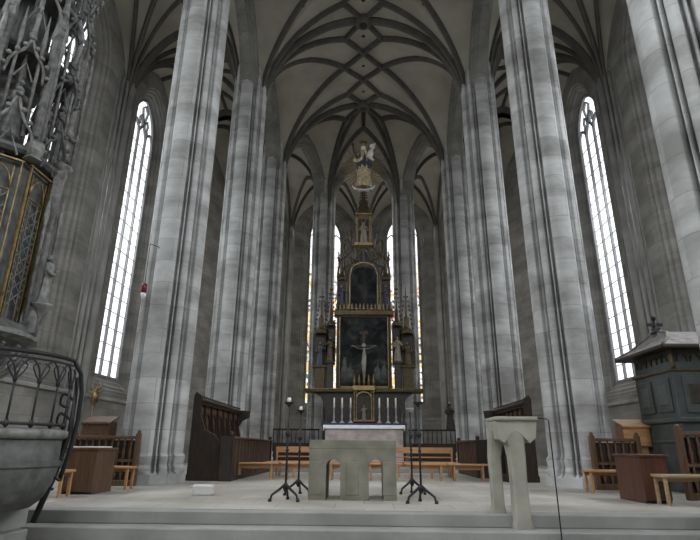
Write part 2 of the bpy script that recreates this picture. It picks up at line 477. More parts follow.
# --- arcade arches between piers
def arcade(p, q, w=.82, pier=.62):
    """solid wall strip carried on a pointed arch from pier p to pier q"""
    p, q = Vector((*p,0)), Vector((*q,0)); d = (q-p); Lh = d.length; d.normalize(); nrm = Vector((-d.y, d.x, 0))
    n = 28; b = MB()
    def zi(u, sp, ap):
        return sp+(ap-sp)*arch((u-pier)/(Lh-2*pier), .35) if pier < u < Lh-pier else sp
    us = [pier+(Lh-2*pier)*(1-cos(PI*i/n))/2 for i in range(n+1)]
    # cross-section as nested orders: (half width, inset upward)
    secs = []
    for u in us:
        z = zi(u, 15.8, 19.25)
        P = p+d*u
        ring = []
        for hw, dz in ((-w/2, 2.6), (-w/2, .62), (-w*.36, .42), (-w*.34, .2), (-w*.2, .12), (-w*.18, 0), (w*.18, 0), (w*.2, .12), (w*.34, .2), (w*.36, .42), (w/2, .62), (w/2, 2.6)):
            zz = min(z+dz, 21.45) if dz < 2 else 21.45
            v = P+nrm*hw
            # orders widen outwards along the arch by moving towards the pier
            ring.append((v.x, v.y, zz))
        secs.append(ring)
    b.rings(secs, smooth=False)
    for e in (p, q):   # solid stub over each pier, below the strip
        pass
    return b
for s in (-1, 1):
    ys = ROWS[2:]
    pts = [(s*5.31, y) for y in ys]
    for a, c in zip(pts[:-1], pts[1:]):
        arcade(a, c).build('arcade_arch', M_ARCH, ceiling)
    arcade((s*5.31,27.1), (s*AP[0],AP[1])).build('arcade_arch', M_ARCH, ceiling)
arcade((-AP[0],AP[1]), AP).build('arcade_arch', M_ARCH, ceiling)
# pier heads: the core runs on up into the vault
for s in (-1, 1):
    for (x, y) in [(s*PX, y) for y in ROWS[2:]]+[(s*AP[0], AP[1])]:
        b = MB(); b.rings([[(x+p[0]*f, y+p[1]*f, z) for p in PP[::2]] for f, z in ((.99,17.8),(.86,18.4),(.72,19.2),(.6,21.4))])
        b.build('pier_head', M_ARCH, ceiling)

# --- walls with pointed windows
def outline(w, v0, vs, rise, n=12, k=.3):
    L_ = [(-w/2, v0)] + [(-w/2, v0+(vs-v0)*i/6) for i in range(1, 6)]
    A = [(-w/2+w*(1-cos(PI*i/(2*n)))/2, 0) for i in range(n+1)]
    A = [(u, vs+rise*arch((u+w/2)/w, k)) for u, _ in A]
    A[-1] = (0.0, vs+rise)
    half = L_+A
    return half+[(-u, v) for u, v in reversed(half[:-1])]
def wall_bay(p0, p1, top=21.45, sill=3.85, gw=2.6, ow=4.3, glassmat=G_SIDE, win=None, depth=.95, shafts=True, wall_parent=None):
    """one facet of wall from p0 to p1 (interior on the left of the direction), window in its middle"""
    p0, p1 = Vector((*p0,0)), Vector((*p1,0)); d = p1-p0; W = d.length; d.normalize(); inn = Vector((-d.y, d.x, 0))
    mid = (p0+p1)/2; du = 0.0
    if abs(mid.y-17.05) < .2: du = -.42*d.y; mid = mid+d*du     # this bay's window sits off centre
    EL, ER = -W/2-du, W/2-du
    def T(u, v, dep): return tuple(mid+d*u-inn*dep+Vector((0,0,v)))
    wall = MB()
    if win is None:
        wall.add([T(-W/2,-.6,0),T(W/2,-.6,0),T(W/2,top,0),T(-W/2,top,0)], [(0,1,2,3)])
        return wall, None
    sp = 16.7
    # reveal: a stepped moulded splay from the wide inner opening to the glass
    steps = [(ow, 0, 0), (ow-.18, 0, .0), (ow-.26,.10,.08), (ow-.5,.10,.10), (ow-.62,.22,.16), (ow-.85,.24,.2), (ow-1.0,.38,.30), (gw+.45,.42,.36), (gw+.3,.56,.45), (gw, .62, .5)]
    rings_ = []
    for w, dep, ds in steps:
        f = (ow-w)/(ow-gw)
        rings_.append([T(u, v, dep) for u, v in outline(w, sill-.9+.9*f, sp, 2.75-.7*f)])
    n = len(rings_[0])
    vs = [p for r in rings_ for p in r]; fs = []
    for i in range(len(rings_)-1):
        for j in range(n): fs.append((i*n+j, i*n+(j+1)%n, (i+1)*n+(j+1)%n, (i+1)*n+j))
    wall.add(vs, fs, False)
    o = outline(ow, sill-.9, sp, 2.75)
    half = n//2
    for side in (0, 1):
        idx = list(range(half+1)) if side == 0 else list(range(n-1, half-1, -1))
        X_ = EL if side == 0 else ER
        for a, b in zip(idx[:-1], idx[1:]):
            wall.add([T(*o[a],0), T(*o[b],0), T(X_, o[b][1],0), T(X_, o[a][1],0)], [(0,1,2,3)])
    wall.add([T(EL,-.6,0),T(ER,-.6,0),T(ER,sill-.9,0),T(EL,sill-.9,0)], [(0,1,2,3)])
    ap = o[half][1]
    wall.add([T(EL,ap,0),T(ER,ap,0),T(ER,top,0),T(EL,top,0)], [(0,1,2,3)])
    # outer skin
    g = outline(gw, sill, sp, 2.05); gi = [T(u, v, depth) for u, v in g]; gn = [T(u, v, .62) for u, v in g]
    wall.add(gn+gi, [(j,(j+1)%n,(j+1)%n+n,j+n) for j in range(n)])
    # window object: tracery frame, glass
    wo = bpy.data.objects.new(win, None); C.objects.link(wo); wo.location = mid+Vector((0,0,sill)); struct(wo)
    gl = MB(); gg = [T(u, v, .68) for u, v in g]; c0 = T(0, sp, .68)
    gl.add(gg+[c0], [(j,(j+1)%n,n) for j in range(n)]); gl.build('glass_pane', glassmat, wo, world=True)
    fr = MB(); nv = inn
    def B(pts, w, dd=.12, dep=.62): fr.bar([T(u, v, dep) for u, v in pts], w, dd, nv)
    B([p for p in g]+[g[0]], .12)
    mw = .07
    for u in (-gw/6*1.0, gw/6*1.0):
        B([(u, sill), (u, sp-.1)], mw, .14)
    z = sill+.74
    # pointed heads of the three lights
    for c in (-gw/3, 0, gw/3):
        w3 = gw/3
        B([(c-w3/2+w3*i/10, sp-.15+.62*arch(i/10,.3)) for i in range(11)], .06, .12)
    # flowing tracery above
    for sgn in (-1, 1):
        B([(sgn*x, zz) for x, zz in ((.4,sp+.0),(.16,sp+.35),(.12,sp+.7),(.36,sp+1.0),(.52,sp+.75),(.42,sp+.45),(.62,sp+.2),(.85,sp+.45))], .06, .12)
        B([(sgn*x, zz) for x, zz in ((0,sp+.6),(.22,sp+1.15),(.30,sp+1.45),(0,sp+1.75))], .06, .12)
    fr.build('tracery_frame', M_LEAD, wo, world=True)
    lb = MB()
    while z < sp:
        lb.bar([T(-gw/2, z, .665), T(gw/2, z, .665)], .032, .03, nv); z += .76
    for k in range(6):
        u = -gw/2+gw/6*(k+.0)
        if False: lb.bar([T(u, sill, .67), T(u, sp+.1, .67)], .012, .02, nv)
    lb.build('saddle_bar', M_LEAD, wo, world=True)
    # daylight: a soft sky panel standing outside the window, tipped down into the church
    ld = bpy.data.lights.new('daylight', 'AREA'); ld.shape = 'RECTANGLE'; ld.size = gw+.5; ld.size_y = 14.0
    ld.energy = SKY_W*glassmat['power']; ld.color = glassmat['tint']; ld.spread = math.radians(115)
    lo = bpy.data.objects.new('daylight', ld); C.objects.link(lo)
    lo.location = mid-inn*2.6+Vector((0,0,sill+9.0))
    lo.rotation_euler = (inn*cos(DOWN)-Vector((0,0,1))*sin(DOWN)).to_track_quat('-Z', 'Z').to_euler()
    return wall, (mid, d, inn, T)
nwin = 0
def wall_run(name, pts, glassmats):
    global nwin
    b = MB(); parts = []
    for (p0, p1), gm in zip(zip(pts[:-1], pts[1:]), glassmats):
        if gm is None:
            w, _ = wall_bay(p0, p1)
        else:
            nwin += 1; w, _ = wall_bay(p0, p1, win='window_%d' % nwin, glassmat=gm)
        b.add(w.v, w.f)
    o = struct(b.build(name, M_WALL))
    return o
right_pts = [(WX, y) for y in ROWS]
wr = wall_run('wall_right', right_pts, [G_SIDE]*5)
wl = wall_run('wall_left', [(-x, y) for x, y in reversed(right_pts)], [G_SIDE]*5)
wall_run('wall_apse_right', OUT, [None, G_SIDE, G_APSE])
wall_run('wall_apse_left', [(-x, y) for x, y in reversed(OUT)], [G_APSE, G_SIDE, None])
# west end, behind the camera, with its own windows
ww = MB(); wall_run('wall_back', [(-WX, -6.4), (-4.9, -6.4)], [G_BACK])
wall_run('wall_west', [(-4.9, -6.4), (4.9, -6.4)], [G_BACK])
wall_run('wall_west_south', [(4.9, -6.4), (WX, -6.4)], [G_BACK])
# wall shafts at every bay line, and a string course under the windows
def shafts(parent, pts, inward):
    for (x, y), (ix, iy) in zip(pts, inward):
        b = MB(); iv = Vector((ix, iy, 0)).normalized(); tv = Vector((-iv.y, iv.x, 0))
        for u, o, r in ((0,.22,.17),(-.27,.10,.09),(.27,.10,.09),(-.52,.02,.10),(.52,.02,.10),(-.8,.0,.05),(.8,.0,.05)):
            c = Vector((x, y, 0))+iv*o+tv*u
            b.lathe([(r*1.5,0),(r*1.5,.5),(r,.62),(r,3),(r,17.2)], c.x, c.y, 0, n=14)
        b.build('wall_shaft', M_SPLAY, parent)
shafts(wr, [(WX, y) for y in ROWS[2:-1]], [(-1,0)]*4)
shafts(wl, [(-WX, y) for y in ROWS[2:-1]], [(1,0)]*4)
shafts(wr, [OUT[0], OUT[1], OUT[2], (0,39.2)], [(-1,-.2),(-1,-.7),(-.7,-1),(0,-1)])
shafts(wl, [(-OUT[0][0],27.1), (-9.4,33.0), (-5.7,37.2)], [(1,-.2),(1,-.7),(.7,-1)])
for s, par in ((-1, wl), (1, wr)):
    b = MB()
    b.box(s*(WX-.11), s*WX, -6.4, 27.1, 2.72, 2.86, .03)
    for (a, c) in zip(OUT[:-1], OUT[1:]):
        b.bar([(s*a[0],a[1],2.79),(s*c[0],c[1],2.79)], .14, .12, (0,0,1))
    b.build('string_course', M_SPLAY, par)

# --- floor and steps
YE = 7.86
struct(MB().box(-11.6, 11.6, YE, 40.2, -.12, 0).build('floor', M_FLOOR))
struct(MB().box(-11.6, 11.6, -7.3, YE-.02, -.62, -.48).build('floor_nave', M_FLOOR))
xl = -5.05
o = MB().box(xl, 11.1, YE-.42, YE+.3, -.32, -.16, .012).build('sanctuary_step', M_STEP); tag(o, 'upper long stone step just below the sanctuary floor', 'step')
o = MB().box(xl-.25, 11.1, YE-.80, YE+.3, -.48, -.32, .012).build('sanctuary_step', M_STEP); tag(o, 'lower long stone step along the bottom edge of the photo', 'step')
o = MB().box(xl+.1, 11.1, YE-.03, YE+.35, -.16, .004, .012).build('sanctuary_step', M_STEP); tag(o, 'topmost stone step forming the edge of the pale sanctuary floor', 'step')
# ------------------------------------------------------------------ freestanding altar
def stone_altar():
    a = G(308, 500); b_ = G(397, 501); y0 = (a.y+b_.y)/2; x0, x1 = a.x, b_.x
    w = x1-x0; h = Z(440, y0, 352)
    t = thing('stone_altar', 'plain grey stone altar block with two arched openings, centre of the sanctuary', 'altar', ((x0+x1)/2, y0+.45, 0))
    # front profile with two arched openings, extruded in depth
    L_ = w/2; dep = .45
    def op(c, hw, z0, z1):   # opening outline going up, over, down
        pts = []
        for i in range(13):
            q = PI*i/12
            pts.append((c-hw*cos(q)*1.0, z1-hw+hw*sin(q)))
        return pts
    u1, u2 = X(333, 480, y0)-(x0+x1)/2, X(376, 480, y0)-(x0+x1)/2
    hw = .125
    poly = [(-L_+.02, 0)]
    poly += [(u1-hw-.03, 0)]+[(u1-hw-.03+.03, .1)]+op(u1, hw, 0, .66)+[(u1+hw, .1),(u1+hw+.03, 0)]
    poly += [(u2-hw-.03, 0),(u2-hw, .1)]+op(u2, hw, 0, .66)+[(u2+hw, .1),(u2+hw+.03, 0)]
    poly += [(L_-.02, 0), (L_-.02, .70), (L_, .80), (L_, h-.16), (-L_, h-.16), (-L_, .80), (-L_+.02, .70)]
    b = MB()
    # triangulate safely: build as column strips between x samples
    xs = sorted(set([round(p[0], 4) for p in poly]))
    def span(x):
        lo = 0.0
        for u in (u1, u2):
            if abs(x-u) < hw: lo = max(lo, .66-hw+sqrt(max(0, hw*hw-(x-u)**2)))
        return lo
    xs2 = []
    for i in range(61): xs2.append(-L_+w*i/60)
    for u in (u1, u2): xs2 += [u-hw, u-hw+1e-4, u+hw-1e-4, u+hw]+[u+hw*cos(PI*i/14) for i in range(1, 14)]
    xs2 = sorted(xs2)
    top = h-.15
    for xa, xb in zip(xs2[:-1], xs2[1:]):
        la, lb_ = span(xa), span(xb)
        m = (xa+xb)/2
        if span(m) < .01: la = lb_ = 0
        b.add([(xa,-dep,la),(xb,-dep,lb_),(xb,-dep,top),(xa,-dep,top),(xa,dep,la),(xb,dep,lb_),(xb,dep,top),(xa,dep,top)],
              [(0,1,2,3),(7,6,5,4),(0,4,5,1)])
    for u, z0 in ((-L_,0),(L_,0)):
        b.add([(u,-dep,0),(u,dep,0),(u,dep,top),(u,-dep,top)], [(0,1,2,3)])
    for u in (u1, u2):
        for e in (-hw, hw): b.add([(u+e,-dep,0),(u+e,dep,0),(u+e,dep,.66-hw),(u+e,-dep,.66-hw)], [(0,1,2,3)])
    b.build('altar_block', M_ALTAR, t)
    MB().box(-L_-.004, L_+.004, -dep-.006, dep+.006, top, h, .008).build('mensa_slab', M_ALTAR, t)
    for u in (-L_+.13, 0, L_-.13): MB().box(u-.11, u+.11, -dep-.012, -dep+.02, .08, .62, .01).build('relief_panel', M_ALTAR, t)
    return t
stone_altar()

# ------------------------------------------------------------------ ambo
def ambo():
    rf = G(498, 513); ff = G(521, 529, -.16)
    t = thing('stone_ambo', 'pale stone ambo on two curved legs at the sanctuary edge', 'lectern', ((rf.x+ff.x)/2, (rf.y+ff.y)/2, 0))
    ox, oy = t.location.x, t.location.y
    ztop = Z(417, ff.y, 510)
    def leg(cx, cy, z0, w, wt, dx):
        b = MB(); secs = []
        for z, f in ((z0,1.15),(z0+.05,1.1),(z0+.1,.95),(.45,.9),(.75,.98),(.9,1.1),(1.0,1.35),(1.07,1.6),(1.10,1.7)):
            hw = w/2*f; k = max(0, (z-.75)/.35)
            c = cx+dx*k**1.6
            secs.append([(c+hw*sx_, cy+(w*.5*(1+.25*k))*sy_, z) for sx_, sy_ in ((-1,-.8),(-.8,-1),(.8,-1),(1,-.8),(1,.8),(.8,1),(-.8,1),(-1,.8))])
        b.rings(secs, smooth=False); return b
    leg(rf.x-ox, .12, 0.003, .17, 0, .09).build('leg', M_AMBO, t)
    leg(ff.x-ox+.03, -.12, -.16, .22, 0, -.06).build('leg', M_AMBO, t)
    x0 = X(489, 420, rf.y)-ox; x1 = X(534, 420, ff.y)-ox
    hd = MB(); hd.prism([(x0+.02,.98),(x0+.10,.93),(x0+.2,1.06),(x0+.27,1.09),(x0+.34,1.04),(x1-.12,.93),(x1-.03,1.0),(x1,ztop-.05),(x0,ztop-.05)], -.26, .26)
    hd.build('arched_head', M_AMBO, t)
    MB().box(x0-.02, x1+.02, -.3, .3, ztop-.05, ztop, .012).build('desk_slab', M_AMBO, t)
    return t
ambo()
# microphone pole right of the ambo
def mic():
    y = YE-.62; p = at(559.5, 539, y); z0 = -.32; x = X(548.5, 420, y)
    zt = Z(419, y, 548)
    t = thing('microphone_stand', 'thin black pole with short bent top right of the ambo', 'stand', (x, y, z0))
    MB().lathe([(.11,0),(.11,.012),(.03,.025)], n=18).build('foot_plate', M_IRON, t)
    MB().tube([(0,0,.01),(0,0,zt-z0-.02),(-.02,0,zt-z0),(-.1,0,zt-z0+.01)], .008, 8).build('pole', M_IRON, t)
    MB().tube([(-.09,0,zt-z0+.01),(-.14,0,zt-z0+.012)], .012, 8).build('microphone', M_IRON, t)
mic()

# ------------------------------------------------------------------ floor candlesticks
def candlestick(x, y, h, label, dish, cand):
    t = thing('floor_candlestick', label, 'candlestick', (x, y, 0), 0, 'tall iron candlesticks beside the stone altar')
    MB().lathe([(.018,.16),(.018,h*.45),(.018,h-.06)], n=10).build('pole', M_IRON, t)
    for pr_, z_ in (([(.018,-.05),(.04,-.02),(.045,.02),(.02,.06)], h*.66), ([(.018,-.03),(.032,0),(.018,.03)], h*.5), ([(.02,-.1),(.045,-.05),(.045,.0),(.02,.05)], .24)):
        MB().lathe(pr_, 0, 0, z_, n=10).build('knop', M_IRON, t)
    for i in range(3):
        a = PI/6+i*2*PI/3 - PI/2+.5
        L_ = MB().tube([(0,0,.27),(.10*cos(a),.10*sin(a),.19),(.24*cos(a),.24*sin(a),.10),(.27*cos(a),.27*sin(a),.0)], [.024,.022,.02,.02], 8).build('leg', M_IRON, t)
        MB().lathe([(.03,0),(.034,.02),(.02,.05)], .27*cos(a), .27*sin(a), 0, n=10).build('foot', M_IRON, L_)
    dp = MB().lathe([(.02,-.08),(.03,-.06),(.085,-.02),(.09,.0),(.06,.0)], 0, 0, h, n=18).build('drip_pan', dish, t)
    if cand: MB().lathe([(.032,-.01),(.032,cand),(.01,cand+.01)], 0, 0, h, n=12).build('candle', M_CANDLE, dp)
    return t
def cs(bx, by, ty, label, dish, cand):
    g_ = G(bx, by-2); h = Z(ty, g_.y, bx)
    candlestick(g_.x, g_.y, h-cand, label, dish, cand)
cs(285, 503, 398, 'iron candlestick left of the altar, the nearer and taller one, short candle', M_IRON, .07)
cs(298, 497, 407, 'iron candlestick beside the left end of the altar, the smaller rear one', M_IRON, .06)
cs(412.5, 496, 408, 'iron candlestick with pale round dish right of the altar', M_SILVER, 0.0)
cs(421.5, 505, 402, 'iron candlestick with dark dish, the nearer one right of the altar', M_IRON, 0.0)

# ------------------------------------------------------------------ small white block on the floor
p = G(201, 496)
o = MB().box(-.19, .19, -.12, .12, 0, .19, .03).build('floor_speaker_box', M_BLOCK, loc=(0,0,0)); o.location = (p.x, p.y+.12, 0); o.rotation_euler = (0,0,.15)
o.name = 'white_block'; tag(o, 'small white block lying on the floor at left before the choir stall', 'box')

# ------------------------------------------------------------------ benches
def bench_parts(t, w, back=False, wide_leg=True, mat=None, d=.34, h=.45):
    mat = mat or M_WOODL
    MB().box(-w/2, w/2, -d/2, d/2, h-.045, h, .01).build('seat', mat, t)
    for s in (-1, 1):
        b = MB()
        if wide_leg: b.box(s*(w/2-.16)-.025, s*(w/2-.16)+.025, -d/2+.03, d/2-.03, 0, h-.044, .004)
        else:
            MB().box(s*(w/2-.06)-.025, s*(w/2-.06)+.025, -(d/2-.05)-.025, -(d/2-.05)+.025, 0, h-.044, .004).build('leg', mat, t)
            b.box(s*(w/2-.06)-.025, s*(w/2-.06)+.025, (d/2-.05)-.025, (d/2-.05)+.025, 0, h-.044, .004)
        b.build('leg', mat, t)
    if wide_leg: MB().box(-w/2+.18, w/2-.18, -.02, .02, h-.16, h-.05).build('stretcher', mat, t)
    else: MB().box(-w/2+.06, w/2-.06, d/2-.06, d/2-.03, h-.12, h-.046).build('apron', mat, t)
    if back:
        for s in (-1, 1): MB().box(s*(w/2-.04)-.025, s*(w/2-.04)+.025, d/2-.02, d/2+.03, .003, .86, .004).build('post', mat, t)
        MB().box(-w/2, w/2, d/2-.005, d/2+.03, .70, .88, .008).build('backrest', mat, t)
        MB().box(-w/2+.05, w/2-.05, d/2, d/2+.02, .56, .60, .004).build('rail', mat, t)
    return t
GB = 'low wooden benches in rows behind the altar'
spots = [(-3.05, 15.6, 1.25, 'low light wooden bench left of the candlesticks, nearest to the left choir stall'),
         (-1.75, 15.6, 1.15, 'low light wooden bench behind the left pair of iron candlesticks'),
         (-.55, 15.7, 1.05, 'low wooden bench seen through the left arch of the stone altar'),
         (.55, 15.7, 1.05, 'low wooden bench seen through the right arch of the stone altar'),
         (1.72, 15.6, 1.15, 'low light wooden bench just right of the right candlesticks, front row'),
         (2.9, 15.6, 1.1, 'low light wooden bench left of the ambo, in front of the low right stall')]
spots += [(-2.45, 16.7, 1.0, 'low wooden bench of the second row, behind the left candlesticks'),
          (2.35, 16.7, 1.0, 'low wooden bench of the second row, between right candlesticks and low right stall')]
for x, y, w, lb in spots:
    t = thing('low_bench', lb, 'bench', (x, y, 0), 0, GB); bench_parts(t, w)
for x, w, lb in ((-1.9, 1.9, 'backed wooden bench at left rear, under the dark screen beside the high altar'), (1.9, 1.9, 'backed wooden bench at right rear, between high altar and low right stall'), (0, 1.5, 'backed wooden bench in the middle, hidden behind the stone altar')):
    t = thing('backed_bench', lb, 'bench', (x, 17.6, 0), 0, 'backed benches of the rear row'); bench_parts(t, w, back=True)
# aisle benches
p = G(586, 491)
t = thing('aisle_bench', 'light wooden bench in front of the baluster screen by the right pier', 'bench', (p.x+.60, 11.9, 0)); bench_parts(t, 1.5, wide_leg=False, d=.4)
p = G(669, 506)
t = thing('aisle_bench', 'light wooden bench at the right edge in front of the dark confessional', 'bench', (p.x+.8, p.y+.15, 0)); bench_parts(t, 1.7, wide_leg=False, d=.4, h=.47, mat=plain('worn_beech', (.34,.24,.14), rough=.5, var=.2, scale=4, stretch=(.6,4,4)))
t = thing('aisle_bench', 'light wooden bench behind the left desk, before the baluster screen', 'bench', (-5.5, 11.7, 0)); bench_parts(t, 1.2, wide_leg=False, d=.4)
t = thing('aisle_bench', 'light wooden bench between stone stair and left desk', 'bench', (-5.68, 9.8, 0)); bench_parts(t, .9, wide_leg=False, d=.4)
# ------------------------------------------------------------------ desks
def desk(name, x0, x1, y0, y1, h, mat, label, paper=None, open_side=None):
    cx, cy = (x0+x1)/2, (y0+y1)/2; w, d = (x1-x0)/2, (y1-y0)/2
    t = thing(name, label, 'desk', (cx, cy, 0))
    MB().box(-w-.03, w+.03, -d-.03, d+.03, h-.04, h, .008).build('top', mat, t)
    MB().box(-w, w, -d, -d+.03, .05, h-.04).build('front_panel', mat, t)
    for s in (-1, 1):
        b = MB()
        if open_side == s:
            b.box(s*w, s*(w-.03), -d+.03, -d+.12, .003, h-.04); b.box(s*w, s*(w-.03), d-.1, d, .003, h-.04)
        else: b.box(s*w, s*(w-.03), -d+.03, d, .003, h-.04)
        b.build('side_panel', mat, t)
    MB().box(-w+.03, w-.03, -d+.03, d-.02, h*.5, h*.5+.025).build('shelf', mat, t)
    return t
d1 = desk('prayer_desk', -5.62, -5.05, 10.3, 11.1, .82, M_WOODM, 'brown wooden desk with white papers, left between stair and pier')
pp = MB().box(-.24, .25, -.3, .3, 0, .022, .004); o = pp.build('paper_sheet', M_PAPER); o.location = (-5.33, 10.68, .823); o.rotation_euler = (0,0,.03); tag(o, 'white papers lying on top of the left brown desk', 'paper')
desk('prayer_desk', 4.72, 5.16, 9.6, 10.55, .78, M_WOODR, 'reddish brown wooden desk between the two right aisle benches')
# ------------------------------------------------------------------ baluster screens
def screen(x0, x1, y, h, label, two=False):
    w = (x1-x0)/2; t = thing('baluster_screen', label, 'screen', ((x0+x1)/2, y, 0), 0, 'wooden baluster screens in the aisles')
    MB().box(-w, w, -.05, .05, h-.07, h, .01).build('top_rail', M_WOODM, t)
    MB().box(-w, w, -.04, .04, 0, .12, .01).build('bottom_rail', M_WOODM, t)
    MB().box(-w, w, -.03, .03, h*.5-.03, h*.5+.03).build('middle_rail', M_WOODM, t)
    for s in (-1, 1):
        b = MB(); b.box(s*w-.05, s*w+.05, -.06, .06, 0, h+.06, .01); b.sph(s*w, 0, h+.09, .045); b.build('end_post', M_WOODM, t)
    n = int(2*w/.15)
    for i in range(1, n):
        x = -w+2*w*i/n; b = MB()
        for z0, z1 in ((.12, h*.5-.03), (h*.5+.03, h-.07)):
            H = z1-z0
            b.lathe([(.022,0),(.03,.03*H),(.018,.1*H),(.042,.35*H),(.018,.6*H),(.03,.75*H),(.02,.9*H),(.025,H)], x, 0, z0, n=8)
        b.build('baluster', M_WOODM, t)
    MB().box(-w, w, .05, .07, .1, h-.1).build('back_board', M_WOODD, t)
screen(5.25, 6.28, 12.75, 1.1, 'baluster screen behind the right aisle bench, left of the confessional')
screen(5.85, 7.6, 10.3, 1.18, 'baluster screen at the right edge, before the confessional')
screen(-6.75, -5.25, 12.6, 1.08, 'baluster screen behind the left desk, next to the big pier')
# aisle lecterns
def lectern(x, y, h, w, mat, label):
    t = thing('slanted_lectern', label, 'lectern', (x, y, 0))
    MB().prism([(-w/2,h*.62),(w/2,h*.62),(w/2,h*.94),(-w/2,h*.94)], -.2, .2).build('desk_box', mat, t)
    b = MB(); b.add([(-w/2-.02,-.24,h*.9),(w/2+.02,-.24,h*.9),(w/2+.02,.24,h+.03),(-w/2-.02,.24,h+.03),(-w/2-.02,-.24,h*.93),(w/2+.02,-.24,h*.93),(w/2+.02,.24,h+.06),(-w/2-.02,.24,h+.06)], [(0,1,2,3),(4,5,6,7),(0,1,5,4),(1,2,6,5),(2,3,7,6),(3,0,4,7)])
    b.build('slanted_top', mat, t)
    MB().box(-w/2+.06, w/2-.06, -.12, .12, .05, h*.63).build('stem', mat, t)
    MB().box(-w/2, w/2, -.2, .2, 0, .06, .01).build('foot', mat, t)
lectern(6.45, 13.25, 1.5, .62, M_WOODL, 'light wooden lectern standing behind the right baluster screen')
lectern(-6.45, 13.1, 1.5, .66, M_WOODM, 'brown wooden lectern standing behind the left baluster screen')
# gilded processional lantern pole
t = thing('gilded_pole', 'gilded processional pole with ornate head, left aisle behind the stair railing', 'pole', (-7.15, 14.0, 0))
MB().lathe([(.2,0),(.2,.08),(.05,.14)], n=14).build('foot', M_WOODM, t)
MB().lathe([(.022,.12),(.022,1.9)], n=8).build('staff', M_GOLD, t)
b = MB(); b.lathe([(.03,1.88),(.09,1.95),(.10,2.15),(.05,2.25),(.03,2.3)], n=10)
for i in range(8):
    a = 2*PI*i/8; b.tube([(0,0,2.2),(.14*cos(a),0.05*sin(a),2.2+.16*sin(a)),(.2*cos(a),.05*sin(a),2.3+.22*sin(a))], [.03,.025,.01], 6)
b.build('ornate_head', M_GOLD, t)
# ------------------------------------------------------------------ choir stalls
def choir_stall(s, y0, y1, label):
    t = thing('choir_stall', label, 'choir stall', (s*4.62, (y0+y1)/2, 0)); L_ = (y1-y0)/2
    o_ = s   # +x local is towards the aisle for s=1
    def bx(a, b_, c, d_, e, f, m=.01):
        return MB().box(s*a, s*b_, c, d_, e, f, m)
    MB().box(s*-.75, s*.12, -L_, L_, 0, .16, .01).build('platform', M_WOODD, t)
    bx(.0, .06, -L_, L_, .16, 2.05).build('back_panel', M_WOODM, t)
    b = MB(); b.box(s*-.16, s*.10, -L_-.03, L_+.03, 2.05, 2.13, .02); b.box(s*-.10, s*.08, -L_, L_, 1.98, 2.05)
    for i in range(int(2*L_/.2)): b.box(s*-.14, s*-.10, -L_+.2*i+.03, -L_+.2*i+.1, 2.13, 2.19)
    b.build('cornice', M_WOODD, t)
    n = 7
    for i in range(n+1):
        y = -L_+.04+(2*L_-.08)*i/n
        b = MB(); pr = [(0,.16),(-.5*s,.16),(-.5*s,.62),(-.42*s,.78),(-.52*s,.95),(-.5*s,1.08),(-.2*s,1.1),(-.1*s,1.5),(-.04*s,1.98),(0,1.98)]
        b.prism(pr, y-.03, y+.03); b.build('seat_divider', M_WOODD, t)
        if i < n:
            yc = y+(2*L_-.08)/n/2
            MB().box(s*-.42, s*-.02, yc-.3, yc+.3, .56, .60, .01).build('seat', M_WOODD, t)
            # pointed blind arch of the back
            b = MB(); w = (2*L_-.08)/n-.1
            b.bar([(s*-.02, yc-w/2+w*k/12, 1.35+.42*arch(k/12,.4)) for k in range(13)], .05, .04, (1,0,0))
            b.bar([(s*-.02, yc-w/2, 1.1), (s*-.02, yc-w/2, 1.36)], .04, .04, (1,0,0)); b.bar([(s*-.02, yc+w/2, 1.1), (s*-.02, yc+w/2, 1.36)], .04, .04, (1,0,0))
            b.build('blind_arch', M_WOODD, t)
    for e, nm in ((-1, 'end_panel'), (1, 'end_panel')):
        b = MB(); y = e*L_
        pr = [(.08*s,0),(-.5*s,0),(-.5*s,.9),(-.46*s,1.1),(-.42*s,1.16),(-.12*s,1.2),(-.06*s,1.5),(-.2*s,1.75),(-.42*s,1.86),(-.45*s,2.1),(.08*s,2.14)]
        if e < 0: pr = [(.08*s,0),(-.75*s,0),(-.75*s,.9),(-.6*s,1.15),(-.3*s,1.3),(-.14*s,1.7),(-.12*s,2.2),(.02*s,2.3),(.08*s,2.2)]
        b.prism(pr, y-.04, y+.04); b.build(nm, M_WOODD, t)
    return t
def stall_front(s, y0, y1, label, h=1.12):
    t = thing('stall_front', label, 'choir stall', (s*3.55, (y0+y1)/2, 0)); L_ = (y1-y0)/2
    MB().box(s*-.03, s*.04, -L_, L_, .1, h-.05).build('panel', M_WOODD, t)
    MB().box(s*-.1, s*.2, -L_-.02, L_+.02, h-.05, h, .012).build('desk_top', M_WOODM, t)
    MB().box(s*-.06, s*.07, -L_, L_, 0, .12, .01).build('plinth', M_WOODD, t)
    n = 14
    for i in range(n+1):
        y = -L_+2*L_*i/n
        MB().box(s*-.055, s*-.03, y-.035, y+.035, .12, h-.05, .006).build('pilaster', M_WOODM, t)
    for e in (-1, 1):
        b = MB(); b.box(s*-.08, s*.28, e*L_-.035, e*L_+.035, 0, h+.0, .01); b.sph(s*.0, e*L_, h+.06, .07); b.build('end_panel', M_WOODD, t)
    return t
choir_stall(-1, 14.7, 19.6, 'tall dark choir stall with canopied back on the left, beside the big pier')
choir_stall(1, 15.2, 18.9, 'tall dark choir stall on the right, seen over and beside the ambo')
stall_front(-1, 14.55, 20.6, 'low dark panelled stall front on the left, before the tall left stall')
stall_front(1, 17.2, 20.6, 'low dark panelled stall front on the right, left of the ambo')
